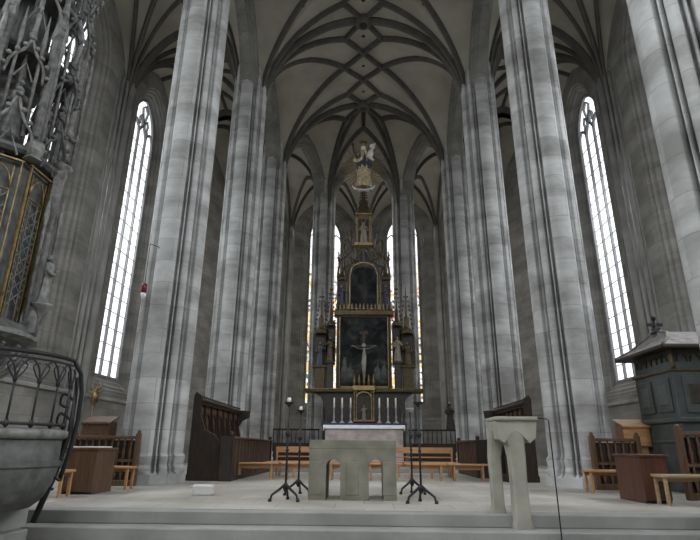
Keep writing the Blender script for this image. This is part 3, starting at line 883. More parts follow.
# dark screen with a red-brown box behind, left and right of the high altar
def low_screen(s, label):
    t = thing('chapel_screen', label, 'screen', (s*4.0, 30.0, 0), 0, 'low dark screens flanking the high altar')
    MB().box(-1.5, 1.5, -.05, .05, 0, 1.1, .01).build('panel', M_WOODD, t)
    MB().box(-1.55, 1.55, -.08, .08, 1.75, 1.84, .01).build('top_rail', M_IRON, t)
    for i in range(13):
        MB().lathe([(.02,1.1),(.03,1.4),(.02,1.76)], -1.5+3.0*i/12, 0, 0, n=6).build('baluster', M_IRON, t)
low_screen(-1, 'low dark screen with railing far left of the high altar')
low_screen(1, 'low dark screen with railing far right of the high altar')

# ------------------------------------------------------------------ figures
def figure(h, body_mat, head_mat, name, label, cat='statue', loc=(0,0,0), group=None, arm=1, rz=0):
    """a robed standing figure: one continuous body with folds, head, arms and hair"""
    t = thing(name, label, cat, loc, rz, group); u = h/1.75
    b = MB()
    b.lathe([(.30*u,0),(.28*u,.08*u),(.23*u,.5*u),(.19*u,.85*u),(.185*u,1.0*u),(.22*u,1.2*u),(.235*u,1.36*u),(.17*u,1.45*u),(.07*u,1.49*u),(.06*u,1.55*u)], n=28, sy=.72, fold=.07, nf=7)
    for s in (-1, 1):
        b.tube([(s*.2*u,0,1.36*u),(s*.30*u,-.05*u,1.12*u),(s*.20*u,-.2*u,1.0*u+(.18*u if s*arm > 0 else 0)),(s*.08*u,-.27*u,1.05*u+(.25*u if s*arm > 0 else 0))], [.085*u,.09*u,.075*u,.045*u], 10)
    b.build('robe', body_mat, t)
    hd = MB(); hd.sph(0, -.01*u, 1.645*u, .10*u, .82, .95, 1.15, 12); hd.tube([(0,-.09*u,1.66*u),(0,-.125*u,1.62*u)], [.012*u,.02*u], 6)
    for s in (-1, 1): MB().sph(s*.085*u, -.28*u, 1.05*u+(.27*u if s*arm > 0 else 0), .045*u, n=6).build('hand', head_mat, t)
    hd = hd.build('head', head_mat, t)
    hr = MB(); hr.lathe([(.105*u,-.10*u),(.115*u,0),(.10*u,.07*u),(.05*u,.12*u),(.01*u,.135*u)], 0, .03*u, 1.65*u, n=12, sx=.9); hr.build('hair', body_mat, hd)
    return t

# ------------------------------------------------------------------ high altar
DA = 24.0
axx = 0.0
def za(y): return Z(y, DA)
def xa(px, y): return X(px, y, DA)
# platform
o = MB().box(-3.3, 3.3, 20.3, 26.3, 0, .16, .015).build('altar_platform', M_STEP); tag(o, 'low stone platform under the high altar, behind the stone altar', 'platform')
t = thing('high_altar_table', 'high altar table with reddish stone front below the gilded retable', 'altar', (0, 22.2, .16))
zc = Z(425.5, 21.6)
MB().box(-1.55, 1.55, -.55, .6, 0, zc-.16-.12, .02).build('stone_front', M_MARBLE, t)
MB().box(-1.5, 1.5, -.57, -.54, .12, zc-.16-.3, .02).build('panel', M_MARBLE, t)
MB().box(-1.6, 1.6, -.6, .65, zc-.16-.12, zc-.17, .015).build('table_slab', M_MARBLE, t)
cl = MB(); cl.box(-1.62, 1.62, 21.58, 22.85, zc-.005, zc+.015, .004); cl.box(-1.62, 1.62, 21.57, 21.59, zc-.12, zc+.01, .004)
for s in (-1, 1): cl.box(s*1.60, s*1.63, 21.58, 22.85, zc-.20, zc+.01, .004)
o = cl.build('altar_cloth', M_WHITE); tag(o, 'white cloth covering the top edge of the high altar table', 'cloth')
# gradine, the dark step at the back of the table on which the candlesticks stand
zg = Z(422.5, 22.5)
zg2 = zc+.12
t = MB().box(-1.75, 1.75, 22.25, 22.8, zc+.016, zc+.12, .01).build('altar_gradine', M_BLUE); tag(t, 'dark blue draped ledge behind the white altar cloth', 'ledge')
# candlesticks on the gradine
def altar_candle(x, label):
    t = thing('altar_candlestick', label, 'candlestick', (x, 22.5, zg2), 0, 'silver candlesticks with white candles on the high altar')
    H = Z(407, 22.5)-zg2
    MB().lathe([(.11,0),(.11,.03),(.05,.08),(.025,.16),(.05,.24),(.025,.34),(.03,H-.05),(.06,H)], n=14).build('stem', M_SILVER, t)
    MB().lathe([(.034,H),(.032,H+.36),(.008,H+.38)], n=10).build('candle', M_CANDLE, t)
names = ['leftmost of the six', 'second from left of the six', 'just left of the tabernacle', 'just right of the tabernacle', 'second from right of the six', 'rightmost of the six']
for px, nm in zip((334, 342, 350.5, 379.5, 388, 396), names):
    altar_candle(X(px, 415, 22.5), 'silver candlestick with candle on the high altar, '+nm)
# retable
R_ = thing('gilded_retable', 'dark gilded multi-storey retable with two paintings above the high altar', 'retable', (0, DA, .16))
def rp(name, mat): return lambda mb: mb.build(name, mat, R_, world=True)
# predella with concave flanks
zt, zb = za(390), za(423)
half_t, half_b = xa(422, 390), xa(401, 420)
pr = []
for i in range(9):
    f = i/8; pr.append((half_b+(half_t-.35-half_b)*(1-sqrt(1-f*f)) , zb+(zt-.12-zb)*f))
poly = [(-x, z) for x, z in reversed(pr)]+pr
MB().box(-1.75, 1.75, DA-.5, DA+.5, .17, zb, .01).build('plinth', M_DARK, R_, world=True)
MB().prism(poly, DA-.35, DA+.3).build('predella', M_DARK, R_, world=True)
MB().box(-half_t, half_t, DA-.55, DA+.35, zt-.14, zt, .03).build('lower_cornice', M_GILT, R_, world=True)
MB().box(-half_t-.05, half_t+.05, DA-.6, DA+.35, zt-.03, zt+.01, .01).build('lower_cornice', M_GOLD, R_, world=True)
b = MB()
for s in (-1, 1):
    for u in (.75, 1.15, 1.5):
        b.bar([(s*(u-.17)+.34*k/8, DA-.36, zb+.55+.22*arch(k/8,.3)) for k in range(9)], .03, .04, (0,1,0))
b.build('predella_relief', M_GILT, R_, world=True)
# tabernacle
tb = MB(); z0, z1 = za(421), za(392)
for x in (-.42, -.33, .33, .42): tb.lathe([(.04,0),(.05,.05),(.032,.1),(.032,z1-z0-.1),(.05,z1-z0)], x, DA-.62, z0, n=8)
tb.box(-.5, .5, DA-.72, DA-.5, z1, za(387), .02)
for x in (-.42,-.21, 0, .21, .42): tb.lathe([(.05,0),(.055,.2),(.035,.26),(.01,.5)], x, DA-.62, za(387), n=6)
tb.bar([(-.33+.66*k/10, DA-.66, z1-.3+.25*arch(k/10,.3)) for k in range(11)], .05, .05, (0,1,0))
tb.box(-.46,.46,DA-.7,DA-.36,z0-.05,z0+.02)
tb.build('tabernacle_frame', M_GOLD, R_, world=True)
MB().box(-.3, .3, DA-.45, DA-.38, z0, z1).build('tabernacle_door', M_DARK, R_, world=True)
# shrine (main storey)
zs0, zs1 = zt+.02, za(313)
hx = (xa(391.5, 350)-xa(336.5, 350))/2
MB().box(-hx, hx, DA-.15, DA+.3, zs0, zs1).build('shrine_box', M_DARK, R_, world=True)
fr = MB(); fx = (xa(388, 350)-xa(341, 350))/2
for s in (-1, 1):
    fr.box(s*(fx), s*(fx+.045), DA-.27, DA-.15, zs0+.1, zs1-.15, .015); fr.box(s*(hx-.045), s*(hx-.01), DA-.25, DA-.15, zs0, zs1, .015)
fr.box(-fx, fx, DA-.26, DA-.15, zs1-.24, zs1-.20, .015); fr.box(-fx, fx, DA-.25, DA-.15, zs0+.05, zs0+.12, .015)
fr.build('picture_frame', M_GOLD, R_, world=True)
# main painting: dark ground, cross and pale body as low relief paint
def painting(name, x0, x1, z0, z1, y, arched=False, seed=0):
    m, N, L, bs = newmat('painted_'+name)
    tc = N.new('ShaderNodeTexCoord'); mp = N.new('ShaderNodeMapping'); mp.inputs['Location'].default_value = (seed, seed, seed); L.new(tc.outputs['Object'], mp.inputs['Vector'])
    n = N.new('ShaderNodeTexNoise'); n.inputs['Scale'].default_value = 1.6; n.inputs['Detail'].default_value = 4; n.inputs['Distortion'].default_value = .8; L.new(mp.outputs[0], n.inputs['Vector'])
    r = N.new('ShaderNodeValToRGB'); e = r.color_ramp.elements
    e[0].position = .38; e[0].color = (.012,.012,.012,1); e[1].position = .75; e[1].color = (.09,.09,.075,1)
    q = e.new(.55); q.color = (.03,.036,.036,1); q = e.new(.65); q.color = (.07,.055,.04,1)
    L.new(n.outputs['Fac'], r.inputs['Fac']); L.new(r.outputs['Color'], bs.inputs['Base Color']); bs.inputs['Roughness'].default_value = .85; bs.inputs['Specular IOR Level'].default_value = .15
    b = MB()
    if arched:
        w = x1-x0; pts = [(x0, z0), (x1, z0)]+[(x1-w*k/14, z1-w*.35+w*.35*sqrt(max(0,1-(2*k/14-1)**2))) for k in range(15)]
        b.prism(pts, y-.03, y)
    else: b.box(x0, x1, y-.03, y, z0, z1)
    return b.build('painting', m, R_, world=True)
painting('main', -fx, fx, zs0+.12, zs1-.26, DA-.16, seed=3)
c = MB(); yp = DA-.2
c.box(-.06, .06, yp, yp+.02, za(383), za(333)); c.box(-.62, .62, yp, yp+.02, za(347)-.05, za(347)+.05)
c.box(-.2,.2,yp,yp+.02, za(335), za(332))
c.build('painted_cross', plain('painted_brown', (.06,.04,.025), var=.3), R_, world=True)
c = MB()
zz = za(348)
c.tube([(-.55,yp-.01,za(346)),(-.3,yp-.012,za(349)),(0,yp-.012,za(350)),(.3,yp-.012,za(349)),(.55,yp-.01,za(346))], [.03,.04,.07,.04,.03], 8, flat=.3)
c.tube([(0,yp-.012,za(349)),(.02,yp-.012,za(356)),(0,yp-.012,za(364)),(.02,yp-.012,za(379))], [.12,.10,.12,.04], 8, flat=.25)
c.sph(0, yp-.012, za(346), .09, 1, .3, 1)
c.build('painted_figure', plain('painted_pale_body', (.30,.29,.26), var=.3, scale=5), R_, world=True)
PCR = plain('painted_grey_crowd', (.075,.08,.08), var=.5, scale=4)
for x, w_, zt_ in ((-.62,.26,363), (-.9,.2,358), (.62,.24,361), (.92,.2,360), (-.3,.15,371)):
    px_ = 364+x*22
    MB().tube([(x,yp,za(384)),(x,yp,za(372)),(x+.03,yp,za(zt_))], [w_,w_*.8,w_*.3], 8, flat=.1).build('painted_mourner', PCR, R_, world=True)
# middle cornice and crest
hc = (xa(393, 310)-xa(335, 310))/2
b = MB(); b.box(-hc, hc, DA-.4, DA+.3, za(317), za(312), .03); b.build('middle_cornice', M_GILT, R_, world=True)
b = MB()
for i in range(15): b.lathe([(.05,0),(.08,.08),(.03,.16),(.06,.22),(.01,.34)], -hc+.1+(2*hc-.2)*i/14, DA-.3, za(312), n=6)
b.build('crest', M_GOLD, R_, world=True)
# upper storey with the arched painting
zu0, zu1 = za(310), za(263)
ux = (xa(379, 290)-xa(349, 290))/2
MB().box(-ux-.02, ux+.02, DA-.1, DA+.2, zu0, za(266)).build('upper_shrine', M_DARK, R_, world=True)
painting('upper', -ux+.12, ux-.12, zu0+.15, za(268), DA-.12, arched=True, seed=9)
fr = MB()
for s in (-1, 1): fr.box(s*(ux-.08), s*(ux-.035), DA-.24, DA-.1, zu0, za(276), .015)
w2 = ux-.06
fr.bar([(-w2+2*w2*k/16, DA-.17, za(276)+.62*sqrt(max(0,1-(2*k/16-1)**2))) for k in range(17)], .045, .12, (0,1,0))
fr.build('arched_frame', M_GOLD, R_, world=True)
# side turrets of the upper storey
for s in (-1, 1):
    x = s*(ux+.33)
    b = MB(); b.box(x-.22, x+.22, DA-.1, DA+.15, zu0, za(278)); b.build('side_niche', M_DARK, R_, world=True)
    b = MB()
    for e in (-.2, .2): b.lathe([(.045,0),(.03,.1),(.03,za(280)-zu0-.1),(.05,za(280)-zu0),(.06,za(280)-zu0+.1),(.008,za(268)-zu0)], x+e, DA-.2, zu0, n=6)
    b.lathe([(.24,za(281)-zu0),(.26,za(279)-zu0),(.12,za(274)-zu0),(.06,za(268)-zu0),(.01,za(258)-zu0)], x, DA-.05, zu0, n=8, smooth=False)
    b.build('pinnacle', M_GILT, R_, world=True)
# tall tracery crest above: interlaced ogee ribs, finials, central lantern
b = MB(); zq = za(266)
def curve(pts, r=.035):
    P_ = [Vector(p) for p in pts]; out = []
    for i in range(len(P_)-1):
        p0, p1, p2, p3 = P_[max(i-1,0)], P_[i], P_[i+1], P_[min(i+2,len(P_)-1)]
        for k in range(5):
            u = k/5; out.append(.5*((2*p1)+(-p0+p2)*u+(2*p0-5*p1+4*p2-p3)*u*u+(-p0+3*p1-3*p2+p3)*u**3))
    out.append(P_[-1]); return out
for s in (-1, 1):
    b.tube(curve([(s*1.25,DA,za(278)),(s*1.15,DA,za(262)),(s*.7,DA,za(254)),(s*.42,DA,za(243)),(s*.38,DA,za(232))]), .05, 6)
    b.tube(curve([(s*.2,DA-.05,za(262)),(s*.75,DA-.05,za(257)),(s*1.0,DA-.05,za(246)),(s*.8,DA-.05,za(240)),(s*.6,DA-.05,za(246))]), .045, 6)
    b.tube(curve([(s*1.1,DA+.05,za(268)),(s*.5,DA+.05,za(262)),(s*.15,DA+.05,za(250)),(0,DA+.05,za(240))]), .045, 6)
    for x, a_, c_ in ((.62,266,228),(.95,270,240),(1.22,276,250),(.38,264,222)):
        b.lathe([(.05,0),(.035,.2),(.035,za(c_)-za(a_)-.6),(.07,za(c_)-za(a_)-.55),(.01,za(c_)-za(a_))], s*x, DA, za(a_), n=6)
        for k in range(4): b.sph(s*x+(.06 if k%2 else -.06), DA, za(c_)-.15-.12*k, .035, n=5)
b.build('openwork_crest', M_GILT, R_, world=True)
b = MB()
for x in (-.36, -.29, .29, .36): b.lathe([(.04,0),(.028,.1),(.028,za(217)-za(246)-.1),(.04,za(217)-za(246))], x, DA-.25, za(246), n=6)
for x in (-.36, .36): b.lathe([(.03,0),(.03,2.4)], x, DA+.2, za(246), n=6)
b.box(-.45, .45, DA-.35, DA+.3, za(247.5), za(245)); b.box(-.42, .42, DA-.33, DA+.28, za(217), za(215.5))
b.build('lantern_posts', M_GOLD, R_, world=True)
b = MB(); b.lathe([(.42,0),(.30,.35),(.12,.9),(.06,1.6),(.10,1.75),(.05,1.9),(.045,za(188)-za(215.5))], 0, DA, za(215.5), n=8, smooth=False)
for k in range(9):
    z = za(215.5)+.3+.3*k; r = .33*max(.2,1-k*.13)
    for q in range(4): b.sph(r*cos(q*PI/2+PI/4), DA+r*sin(q*PI/2+PI/4), z, .05, n=5)
b.build('lantern_spire', M_GILT, R_, world=True)
# side statue towers of the main storey
for s in (-1, 1):
    xo = s*(xa(409, 360)-xa(364,360)); xi = s*(xa(399, 350)-xa(364,350))
    for x, w_, zp, ztp in ((s*2.0,.34,za(366),za(334)), (s*1.55,.22,za(362),za(326))):
        b = MB(); b.box(x-w_*.7, x+w_*.7, DA-.3, DA+.2, zt+.02, zp, .03); b.box(x-w_, x+w_, DA-.36, DA+.25, zp-.12, zp, .03); b.build('pedestal', M_GILT if w_ > .3 else M_DARK, R_, world=True)
        MB().box(x-w_*.95, x+w_*.95, DA+.12, DA+.2, zp, ztp).build('niche_back', M_DARK, R_, world=True)
        b = MB()
        for e in (-1, 1): b.lathe([(.035,0),(.025,.1),(.025,ztp-zp)], x+e*w_, DA-.1, zp, n=6)
        b.lathe([(w_*.95,ztp-zp),(w_*1.0,ztp-zp+.15),(w_*.42,ztp-zp+.3),(w_*.45,ztp-zp+.75),(w_*.22,ztp-zp+.9),(w_*.15,ztp-zp+1.5),(.015,ztp-zp+2.3)], x, DA, zp, n=8, smooth=False)
        for k in range(8):
            for e in (-1, 1): b.sph(x+e*w_*(.85-.09*k), DA-.05, ztp+.25+.22*k, .05, n=5)
        b.build('canopy_spire', M_GILT, R_, world=True)
GS = 'painted saint statues of the retable'
def stat(x, zpix, h, bm, label, arm=1):
    figure(h, bm, M_FLESH, 'saint_statue', label, loc=(x, DA-.12, zpix), group=GS, arm=arm)
stat(-2.0, za(366), (za(340)-za(366))*.9, M_ROBE, 'dark robed statue at the outer left end of the retable')
stat(2.0, za(366), (za(340)-za(366))*.9, M_GILT, 'dull gold robed statue at the outer right end of the retable', -1)
stat(-1.55, za(362), 1.15, M_GILT, 'small statue just left of the large crucifixion picture', -1)
stat(1.55, za(362), 1.15, M_ROBEL, 'small pale statue just right of the large crucifixion picture')
stat(-ux-.33, za(309), 1.15, M_ROBE, 'dark statue left of the arched upper picture', 1)
stat(ux+.33, za(309), 1.15, M_ROBE, 'dark statue right of the arched upper picture', -1)
figure(za(222)-za(244), M_ROBEL, M_FLESH, 'saint_statue', 'small pale statue inside the narrow lantern at the top of the retable', loc=(0, DA-.1, za(245)), group=GS)
# small pale figure in the tabernacle niche
figure(.62, M_ROBEL, M_FLESH, 'niche_figure', 'small pale figure in the golden tabernacle niche between the candles', loc=(0, DA-.56, z0+.02))
# Madonna in glory on the spire
zf = za(188); hh = za(143)-zf
M_GLOW = plain('gilded_pale_robe', (.55,.47,.30), rough=.35, metal=.3, var=.5, scale=8)
t = figure(hh*.92, M_GLOW, M_CANDLE, 'madonna_statue', 'crowned mother and child statue in golden rays on the retable top', loc=(0, DA-.05, zf))
u = hh*.92/1.75
b = MB(); b.lathe([(.20*u,.75*u),(.27*u,.9*u),(.27*u,1.15*u),(.26*u,1.38*u),(.1*u,1.48*u)], 0, .03*u, 0, n=24, sy=.7, fold=.12, nf=9); b.build('cloak', M_ROBE, t)
b = MB(); b.tube([(.18*u,-.2*u,1.12*u),(.26*u,-.22*u,1.3*u),(.30*u,-.2*u,1.48*u)], [.10*u,.12*u,.06*u], 8); b.sph(.31*u,-.22*u,1.6*u,.085*u); b.tube([(.28*u,-.25*u,1.42*u),(.38*u,-.25*u,1.5*u),(.40*u,-.25*u,1.62*u)],[.04*u,.035*u,.03*u],6); b.sph(.41*u,-.25*u,1.67*u,.045*u); b.tube([(.22*u,-.25*u,1.12*u),(.36*u,-.32*u,.95*u)],[.055*u,.03*u],6)
b.build('child', M_CANDLE, t)
b = MB(); b.lathe([(.09*u,1.73*u),(.13*u,1.9*u),(.10*u,1.9*u)], 0, 0, 0, n=10)
for k in range(6): b.tube([(.12*u*cos(k*PI/3),.12*u*sin(k*PI/3),1.86*u),(.14*u*cos(k*PI/3),.14*u*sin(k*PI/3),2.0*u)], [.03*u,.01*u], 5)
b.build('crown', M_GOLD, t)
b = MB(); b.tube([(-.22*u,-.2*u,1.12*u),(-.36*u,-.25*u,1.38*u),(-.40*u,-.22*u,1.62*u)], [.06*u,.035*u,.025*u], 8); b.sph(-.40*u,-.22*u,1.68*u,.06*u); b.build('raised_sceptre', M_GILT, t)
b = MB(); b.tube([(.42*u*cos(a), -.15*u, .12*u+.30*u*sin(a)) for a in [PI+.2+(PI-.4)*k/12 for k in range(13)]], [.02*u+.06*u*sin(PI*k/12) for k in range(13)], 8); b.build('crescent', M_SILVER, t)
b = MB()
for k in range(3): b.sph((-.22+.22*k)*u, -.12*u, -.12*u-.05*(k%2), .09*u)
b.build('cloud_base', M_GILT, t)
b = MB()
for k in range(34):
    a = -PI*.30+ (PI*1.6)*k/33
    r1 = (.98 if k % 2 else .78)*u
    b.tube([(.30*u*cos(a), .12*u, .85*u+.45*u*sin(a)), (r1*cos(a), .12*u, .85*u+1.05*r1*sin(a))], [.026*u, .010*u], 5)
b.build('rays', M_GOLD, t)

# ------------------------------------------------------------------ sacrament house (ornate openwork tower on the left)
def sacrament_house():
    cx, cy = -5.98, 7.25
    t = thing('sacrament_house', 'ornate carved openwork tower with gilded grille doors at the left edge', 'tabernacle', (cx, cy, 0))
    R0 = .88
    def V(a, r, z): return (r*cos(a), r*sin(a), z)
    A = [k*PI/4-PI/8 for k in range(8)]
    ap = R0*cos(PI/8)
    zb, zd0, zd1 = 1.1, 2.55, 4.95
    # pedestal: fluted foot flaring into the corbel below the shrine
    b = MB(); b.lathe([(.62,0),(.62,.3),(.48,.42),(.45,1.3),(.55,1.6),(.75,1.95),(.95,2.2),(1.08,2.32),(1.08,2.42),(.98,2.55)], n=8, rot=PI/8, smooth=False)
    b.build('pedestal', M_HOUSE, t)
    b = MB(); b.lathe([(1.0,2.28),(1.13,2.33),(1.13,2.38),(1.0,2.44)], n=16, rot=PI/8, smooth=False)
    for k in range(24):
        a = 2*PI*k/24; b.tube([V(a,.62,1.72), V(a,.85,1.9), V(a,1.06,2.2)], .03, 5)
    b.build('corbel_moulding', M_HOUSEL, t)
    MB().lathe([(R0-.06,2.5),(R0-.06,zd1+.05)], n=8, rot=PI/8, smooth=False).build('shrine_core', M_HOUSE, t)
    # doors on the faces towards the room
    for k in (0, 7, 6, 1):
        a = k*PI/4; w = R0*sin(PI/8)-.04
        Mx = Matrix.Rotation(a, 4, 'Z') @ Matrix.Translation((ap, 0, 0))
        fr = MB()
        for r_, off in ((w-.03,.03), (w-.12,.0)):
            for s in (-1, 1): fr.box(off-.03, off+.02, s*r_-.008, s*r_+.008, zd0, zd1-(.0 if off else .1))
        fr.box(-.01, .05, -w, w, zd1-.012, zd1+.012); fr.box(-.01, .05, -w, w, zd0-.012, zd0+.012)
        fr.tube([(.02, -(w-.12)+2*(w-.12)*q/10, 4.45) for q in range(11)], .016, 6)
        fr.tube([(.02, -(w-.12)+2*(w-.12)*q/12, 4.48+.34*arch(q/12,.3)) for q in range(13)], .014, 6)
        fr.xf(Mx); dframe = fr.build('gilded_door_frame', M_GOLD, t)
        gr = MB()
        n = 5
        for q in range(-8, 14):
            z_ = zd0+q*.19
            for sgn in (-1, 1):
                y0_, y1_ = -(w-.13), (w-.13); za_, zb_ = (z_, z_+(y1_-y0_)) if sgn > 0 else (z_+(y1_-y0_), z_)
                if min(za_, zb_) < zd0+.02 or max(za_, zb_) > 4.44: continue
                gr.bar([(0.0, y0_, za_), (0.0, y1_, zb_)], .016, .012, (1,0,0))
        for s in (-.5, .5): gr.bar([(.01, s*(w-.13), zd0), (.01, s*(w-.13), 4.44)], .014, .012, (1,0,0))
        gr.xf(Mx); gr.build('grille', M_GRILLE, dframe)
    # corner buttresses, stepping up in pinnacles
    for k, a in enumerate(A):
        b = MB(); r = R0+.08
        lo_ = k != 0
        b.lathe([(.15,zd1+.05),(.10,zd1+.1),(.14,zd1+.2),(.14,zd1+.3),(.09,zd1+.4),(.09,7.2),(.13,7.3),(.05,7.9),(.01,8.6)] if not lo_ else [(.15,2.45),(.15,2.7),(.10,2.8),(.10,zd1+.1),(.14,zd1+.2),(.14,zd1+.3),(.09,zd1+.4),(.09,7.2),(.13,7.3),(.05,7.9),(.01,8.6)], r*cos(a), r*sin(a), 0, n=4, rot=a+PI/4, smooth=False)
        for q in range(3):
            e = a+(-.22 if q == 0 else .22 if q == 1 else 0); rr = r+(.0 if q < 2 else .14)
            if lo_: b.lathe([(.03,2.6),(.03,4.2),(.05,4.3),(.008,4.7)], rr*cos(e), rr*sin(e), 0, n=5)
            b.lathe([(.028,5.3),(.028,6.9),(.045,7.0),(.008,7.6)], rr*cos(e), rr*sin(e), 0, n=5)
        b.build('buttress', M_HOUSEL, t)
    # canopy zone: ogee arches, gables and crockets over each face
    for k in range(8):
        a = k*PI/4; Mx = Matrix.Rotation(a, 4, 'Z') @ Matrix.Translation((ap+.08, 0, 0)); w = R0*sin(PI/8)
        b = MB()
        for (zb_, hgt, wd) in ((zd1+.05,.8,w), (6.3,.6,w*.8), (7.3,1.0,w), (8.6,.8,w*.7)):
            L1 = curve([(0,-wd,zb_),(.08,-wd*.85,zb_+hgt*.42),(.12,-wd*.35,zb_+hgt*.72),(.04,0,zb_+hgt*1.25)])
            L2 = [Vector((p.x,-p.y,p.z)) for p in L1]
            b.tube(L1, .026, 6); b.tube(L2, .026, 6)
            for P_ in (L1, L2):
                for p_ in P_[2::3]: b.sph(p_.x+.03, p_.y*1.15, p_.z+.04, .04, n=5)
            b.tube([(0.0,-wd*.5,zb_),(.0,0,zb_+hgt*.5),(0,wd*.5,zb_)], .018, 5)
            b.sph(.05, 0, zb_+hgt*1.32, .065, n=6); b.sph(.05, 0, zb_+hgt*1.5, .04, n=6)
        b.xf(Mx); b.build('ogee_gable', M_HOUSEL if k % 2 else M_HOUSE, t)
    # openwork upper storeys
    MB().lathe([(.34,zd1),(.32,6.4),(.42,6.5),(.28,6.7),(.24,8.4),(.35,8.5),(.2,8.7),(.18,12.0)], n=8, rot=PI/8, smooth=False).build('inner_shaft', M_HOUSE, t)
    for zz_, r in ((zd1+.12,R0+.1),(6.9,R0+.02),(8.35,R0-.1),(10.2,R0-.3)):
        MB().lathe([(r-.05,0),(r,.05),(r,.1),(r-.08,.16)], 0, 0, zz_, n=8, rot=PI/8, smooth=False).build('storey_band', M_HOUSE, t)
    b = MB()
    for k in range(8):
        for a, r, z0_, z1_ in ((A[k],R0-.1,8.4,11.2), (k*PI/4,R0-.34,6.9,10.2), (k*PI/4,R0-.2,5.2,6.9)):
            b.lathe([(.05,z0_),(.05,z1_-.5),(.08,z1_-.45),(.01,z1_)], r*cos(a), r*sin(a), 0, n=5)
        a = k*PI/4
        b.tube(curve([V(a,R0+.05,7.0),V(a,R0+.15,7.6),V(a,R0-.1,8.2),V(a,.3,8.6)]), .04, 6)
        b.tube(curve([V(A[k],R0,8.5),V(A[k],R0+.08,9.3),V(A[k],R0-.3,10.0),V(A[k],.25,10.6)]), .04, 6)
    b.build('openwork_spire', M_HOUSEL, t)
    return t, cx, cy, A, R0
sh, scx, scy, SA, SR = sacrament_house()
GF = 'carved figures on the sacrament house'
for (a, r, z, h, lb) in ((0, .70, 5.35, .95, 'grey carved figure under the canopies above the grille door'),
                        (-PI/4, .72, 5.35, .95, 'grey carved figure standing high on a round bracket at the photo\'s left edge'),
                        (PI/8, SR+.08, 5.3, .85, 'grey carved figure on the far right corner of the sacrament house'),
                        (PI/8, SR+.2, 2.92, .8, 'grey carved figure low on the far right corner of the sacrament house')):
    x, y = scx+r*cos(a), scy+r*sin(a)
    MB().lathe([(.02,-.5),(.035,-.25),(.12,-.08),(.17,-.03),(.17,0)], r*cos(a), r*sin(a), z, n=10).build('bracket', M_HOUSEL, sh)
    figure(h, M_HOUSEL, M_HOUSEL, 'carved_figure', lb, loc=(x, y, z), group=GF, rz=a+PI/2)
# ------------------------------------------------------------------ stone stair landing with an iron railing
def stair():
    t = thing('stone_stair', 'dark curved stone stair drum below the iron railing at the left edge', 'stair', (-4.92, 6.75, -.48))
    cx, cy = -4.92, 6.75
    zl = Z(437, 6.2, 50)
    b = MB()
    n = 28; secs = []
    for z, r in ((-.0,1.0),(.0,1.0)): pass
    b.lathe([(.55,.56),(.78,.60),(.92,.72),(1.0,.88),(1.04,1.05),(1.04,zl+.48-.02)], n=40, smooth=True)
    b.build('drum', M_HOUSE, t)
    MB().lathe([(1.06,zl+.48-.02),(1.1,zl+.48+.02),(1.1,zl+.48+.08),(1.0,zl+.48+.1)], n=32).build('landing_slab', M_HOUSEL, t)
    b = MB(); b.box(-1.6, .52, -1.2, .9, 0, .30, .02); b.box(-1.6, .42, -.9, .8, .30, .62, .02); b.build('base_block', M_STEP, t)
    # underside treads
    b = MB()
    b.lathe([(1.03,1.06),(1.07,1.09),(1.07,1.14),(1.03,1.17)], n=32, smooth=False)
    b.build('moulding', M_HOUSE, t)
    # iron railing
    rt = thing('iron_railing', 'black wrought iron railing with curved handrail on the stone stair', 'railing', (-4.92, 6.75, zl+.1))
    H = Z(349, 6.0, 40)-zl-.1
    R = 1.06
    an = [-PI*.98+PI*1.02*k/30 for k in range(31)]
    b = MB()
    b.tube([(R*cos(a), R*sin(a), H) for a in an]+[(R*cos(.12)+.03, R*sin(.12), H-.04),(R+.06,.22,H-.16),(R+.07,.3,H-.4),(R+.06,.34,H-.75),(R+.02,.34,H-1.15),(R-.05,.34,H-1.5)], .028, 8)
    b.tube([(R*cos(a), R*sin(a), H-.07) for a in an], .014, 6)
    b.build('handrail', M_IRON, rt)
    MB().tube([(R*cos(a), R*sin(a), .05) for a in an], .018, 6).build('bottom_rail', M_IRON, rt)
    k = 13
    for i in range(k):
        a = an[0]+(an[-1]-an[0])*i/(k-1); a2 = an[0]+(an[-1]-an[0])*min(i+1,k-1)/(k-1)
        b = MB()
        P_ = lambda q, z: (R*cos(q), R*sin(q), z)
        b.tube([P_(a,.0),P_(a,H*.3),P_(a,H-.3)], .013, 6)
        b.lathe([(.014,-.04),(.03,0),(.014,.04)], *P_(a,H*.62), n=8); b.lathe([(.02,-.05),(.04,-.02),(.02,.03)], *P_(a,.06), n=8)
        da = (a2-a)
        if i < k-1:
            b.tube(curve([P_(a,H-.32),P_(a+da*.15,H-.17),P_(a+da*.5,H-.08),P_(a+da*.85,H-.17),P_(a2,H-.32)]), .012, 6)
        b.tube(curve([P_(a,H-.34),P_(a-.06,H-.26),P_(a-.10,H-.16),P_(a-.03,H-.12)]), .010, 6)
        b.tube(curve([P_(a,H-.34),P_(a+.06,H-.26),P_(a+.10,H-.16),P_(a+.03,H-.12)]), .010, 6)
        b.build('baluster', M_IRON, rt)
    # newel post running down to the floor
    b = MB(); x, y = R-.02, .3
    b.tube([(x, y, H-.2), (x+.02, y, H-.9), (x-.1, y, -.6), (x-.25, y, -1.1)], [.03,.035,.04,.035], 8)
    for q in range(5): b.tube(curve([(x,y,H-.5-.25*q),(x-.12,y-.05,H-.42-.25*q),(x-.14,y-.05,H-.55-.25*q),(x-.05,y-.02,H-.6-.25*q)]), .018, 6)
    b.build('newel_post', M_IRON, rt)
stair()

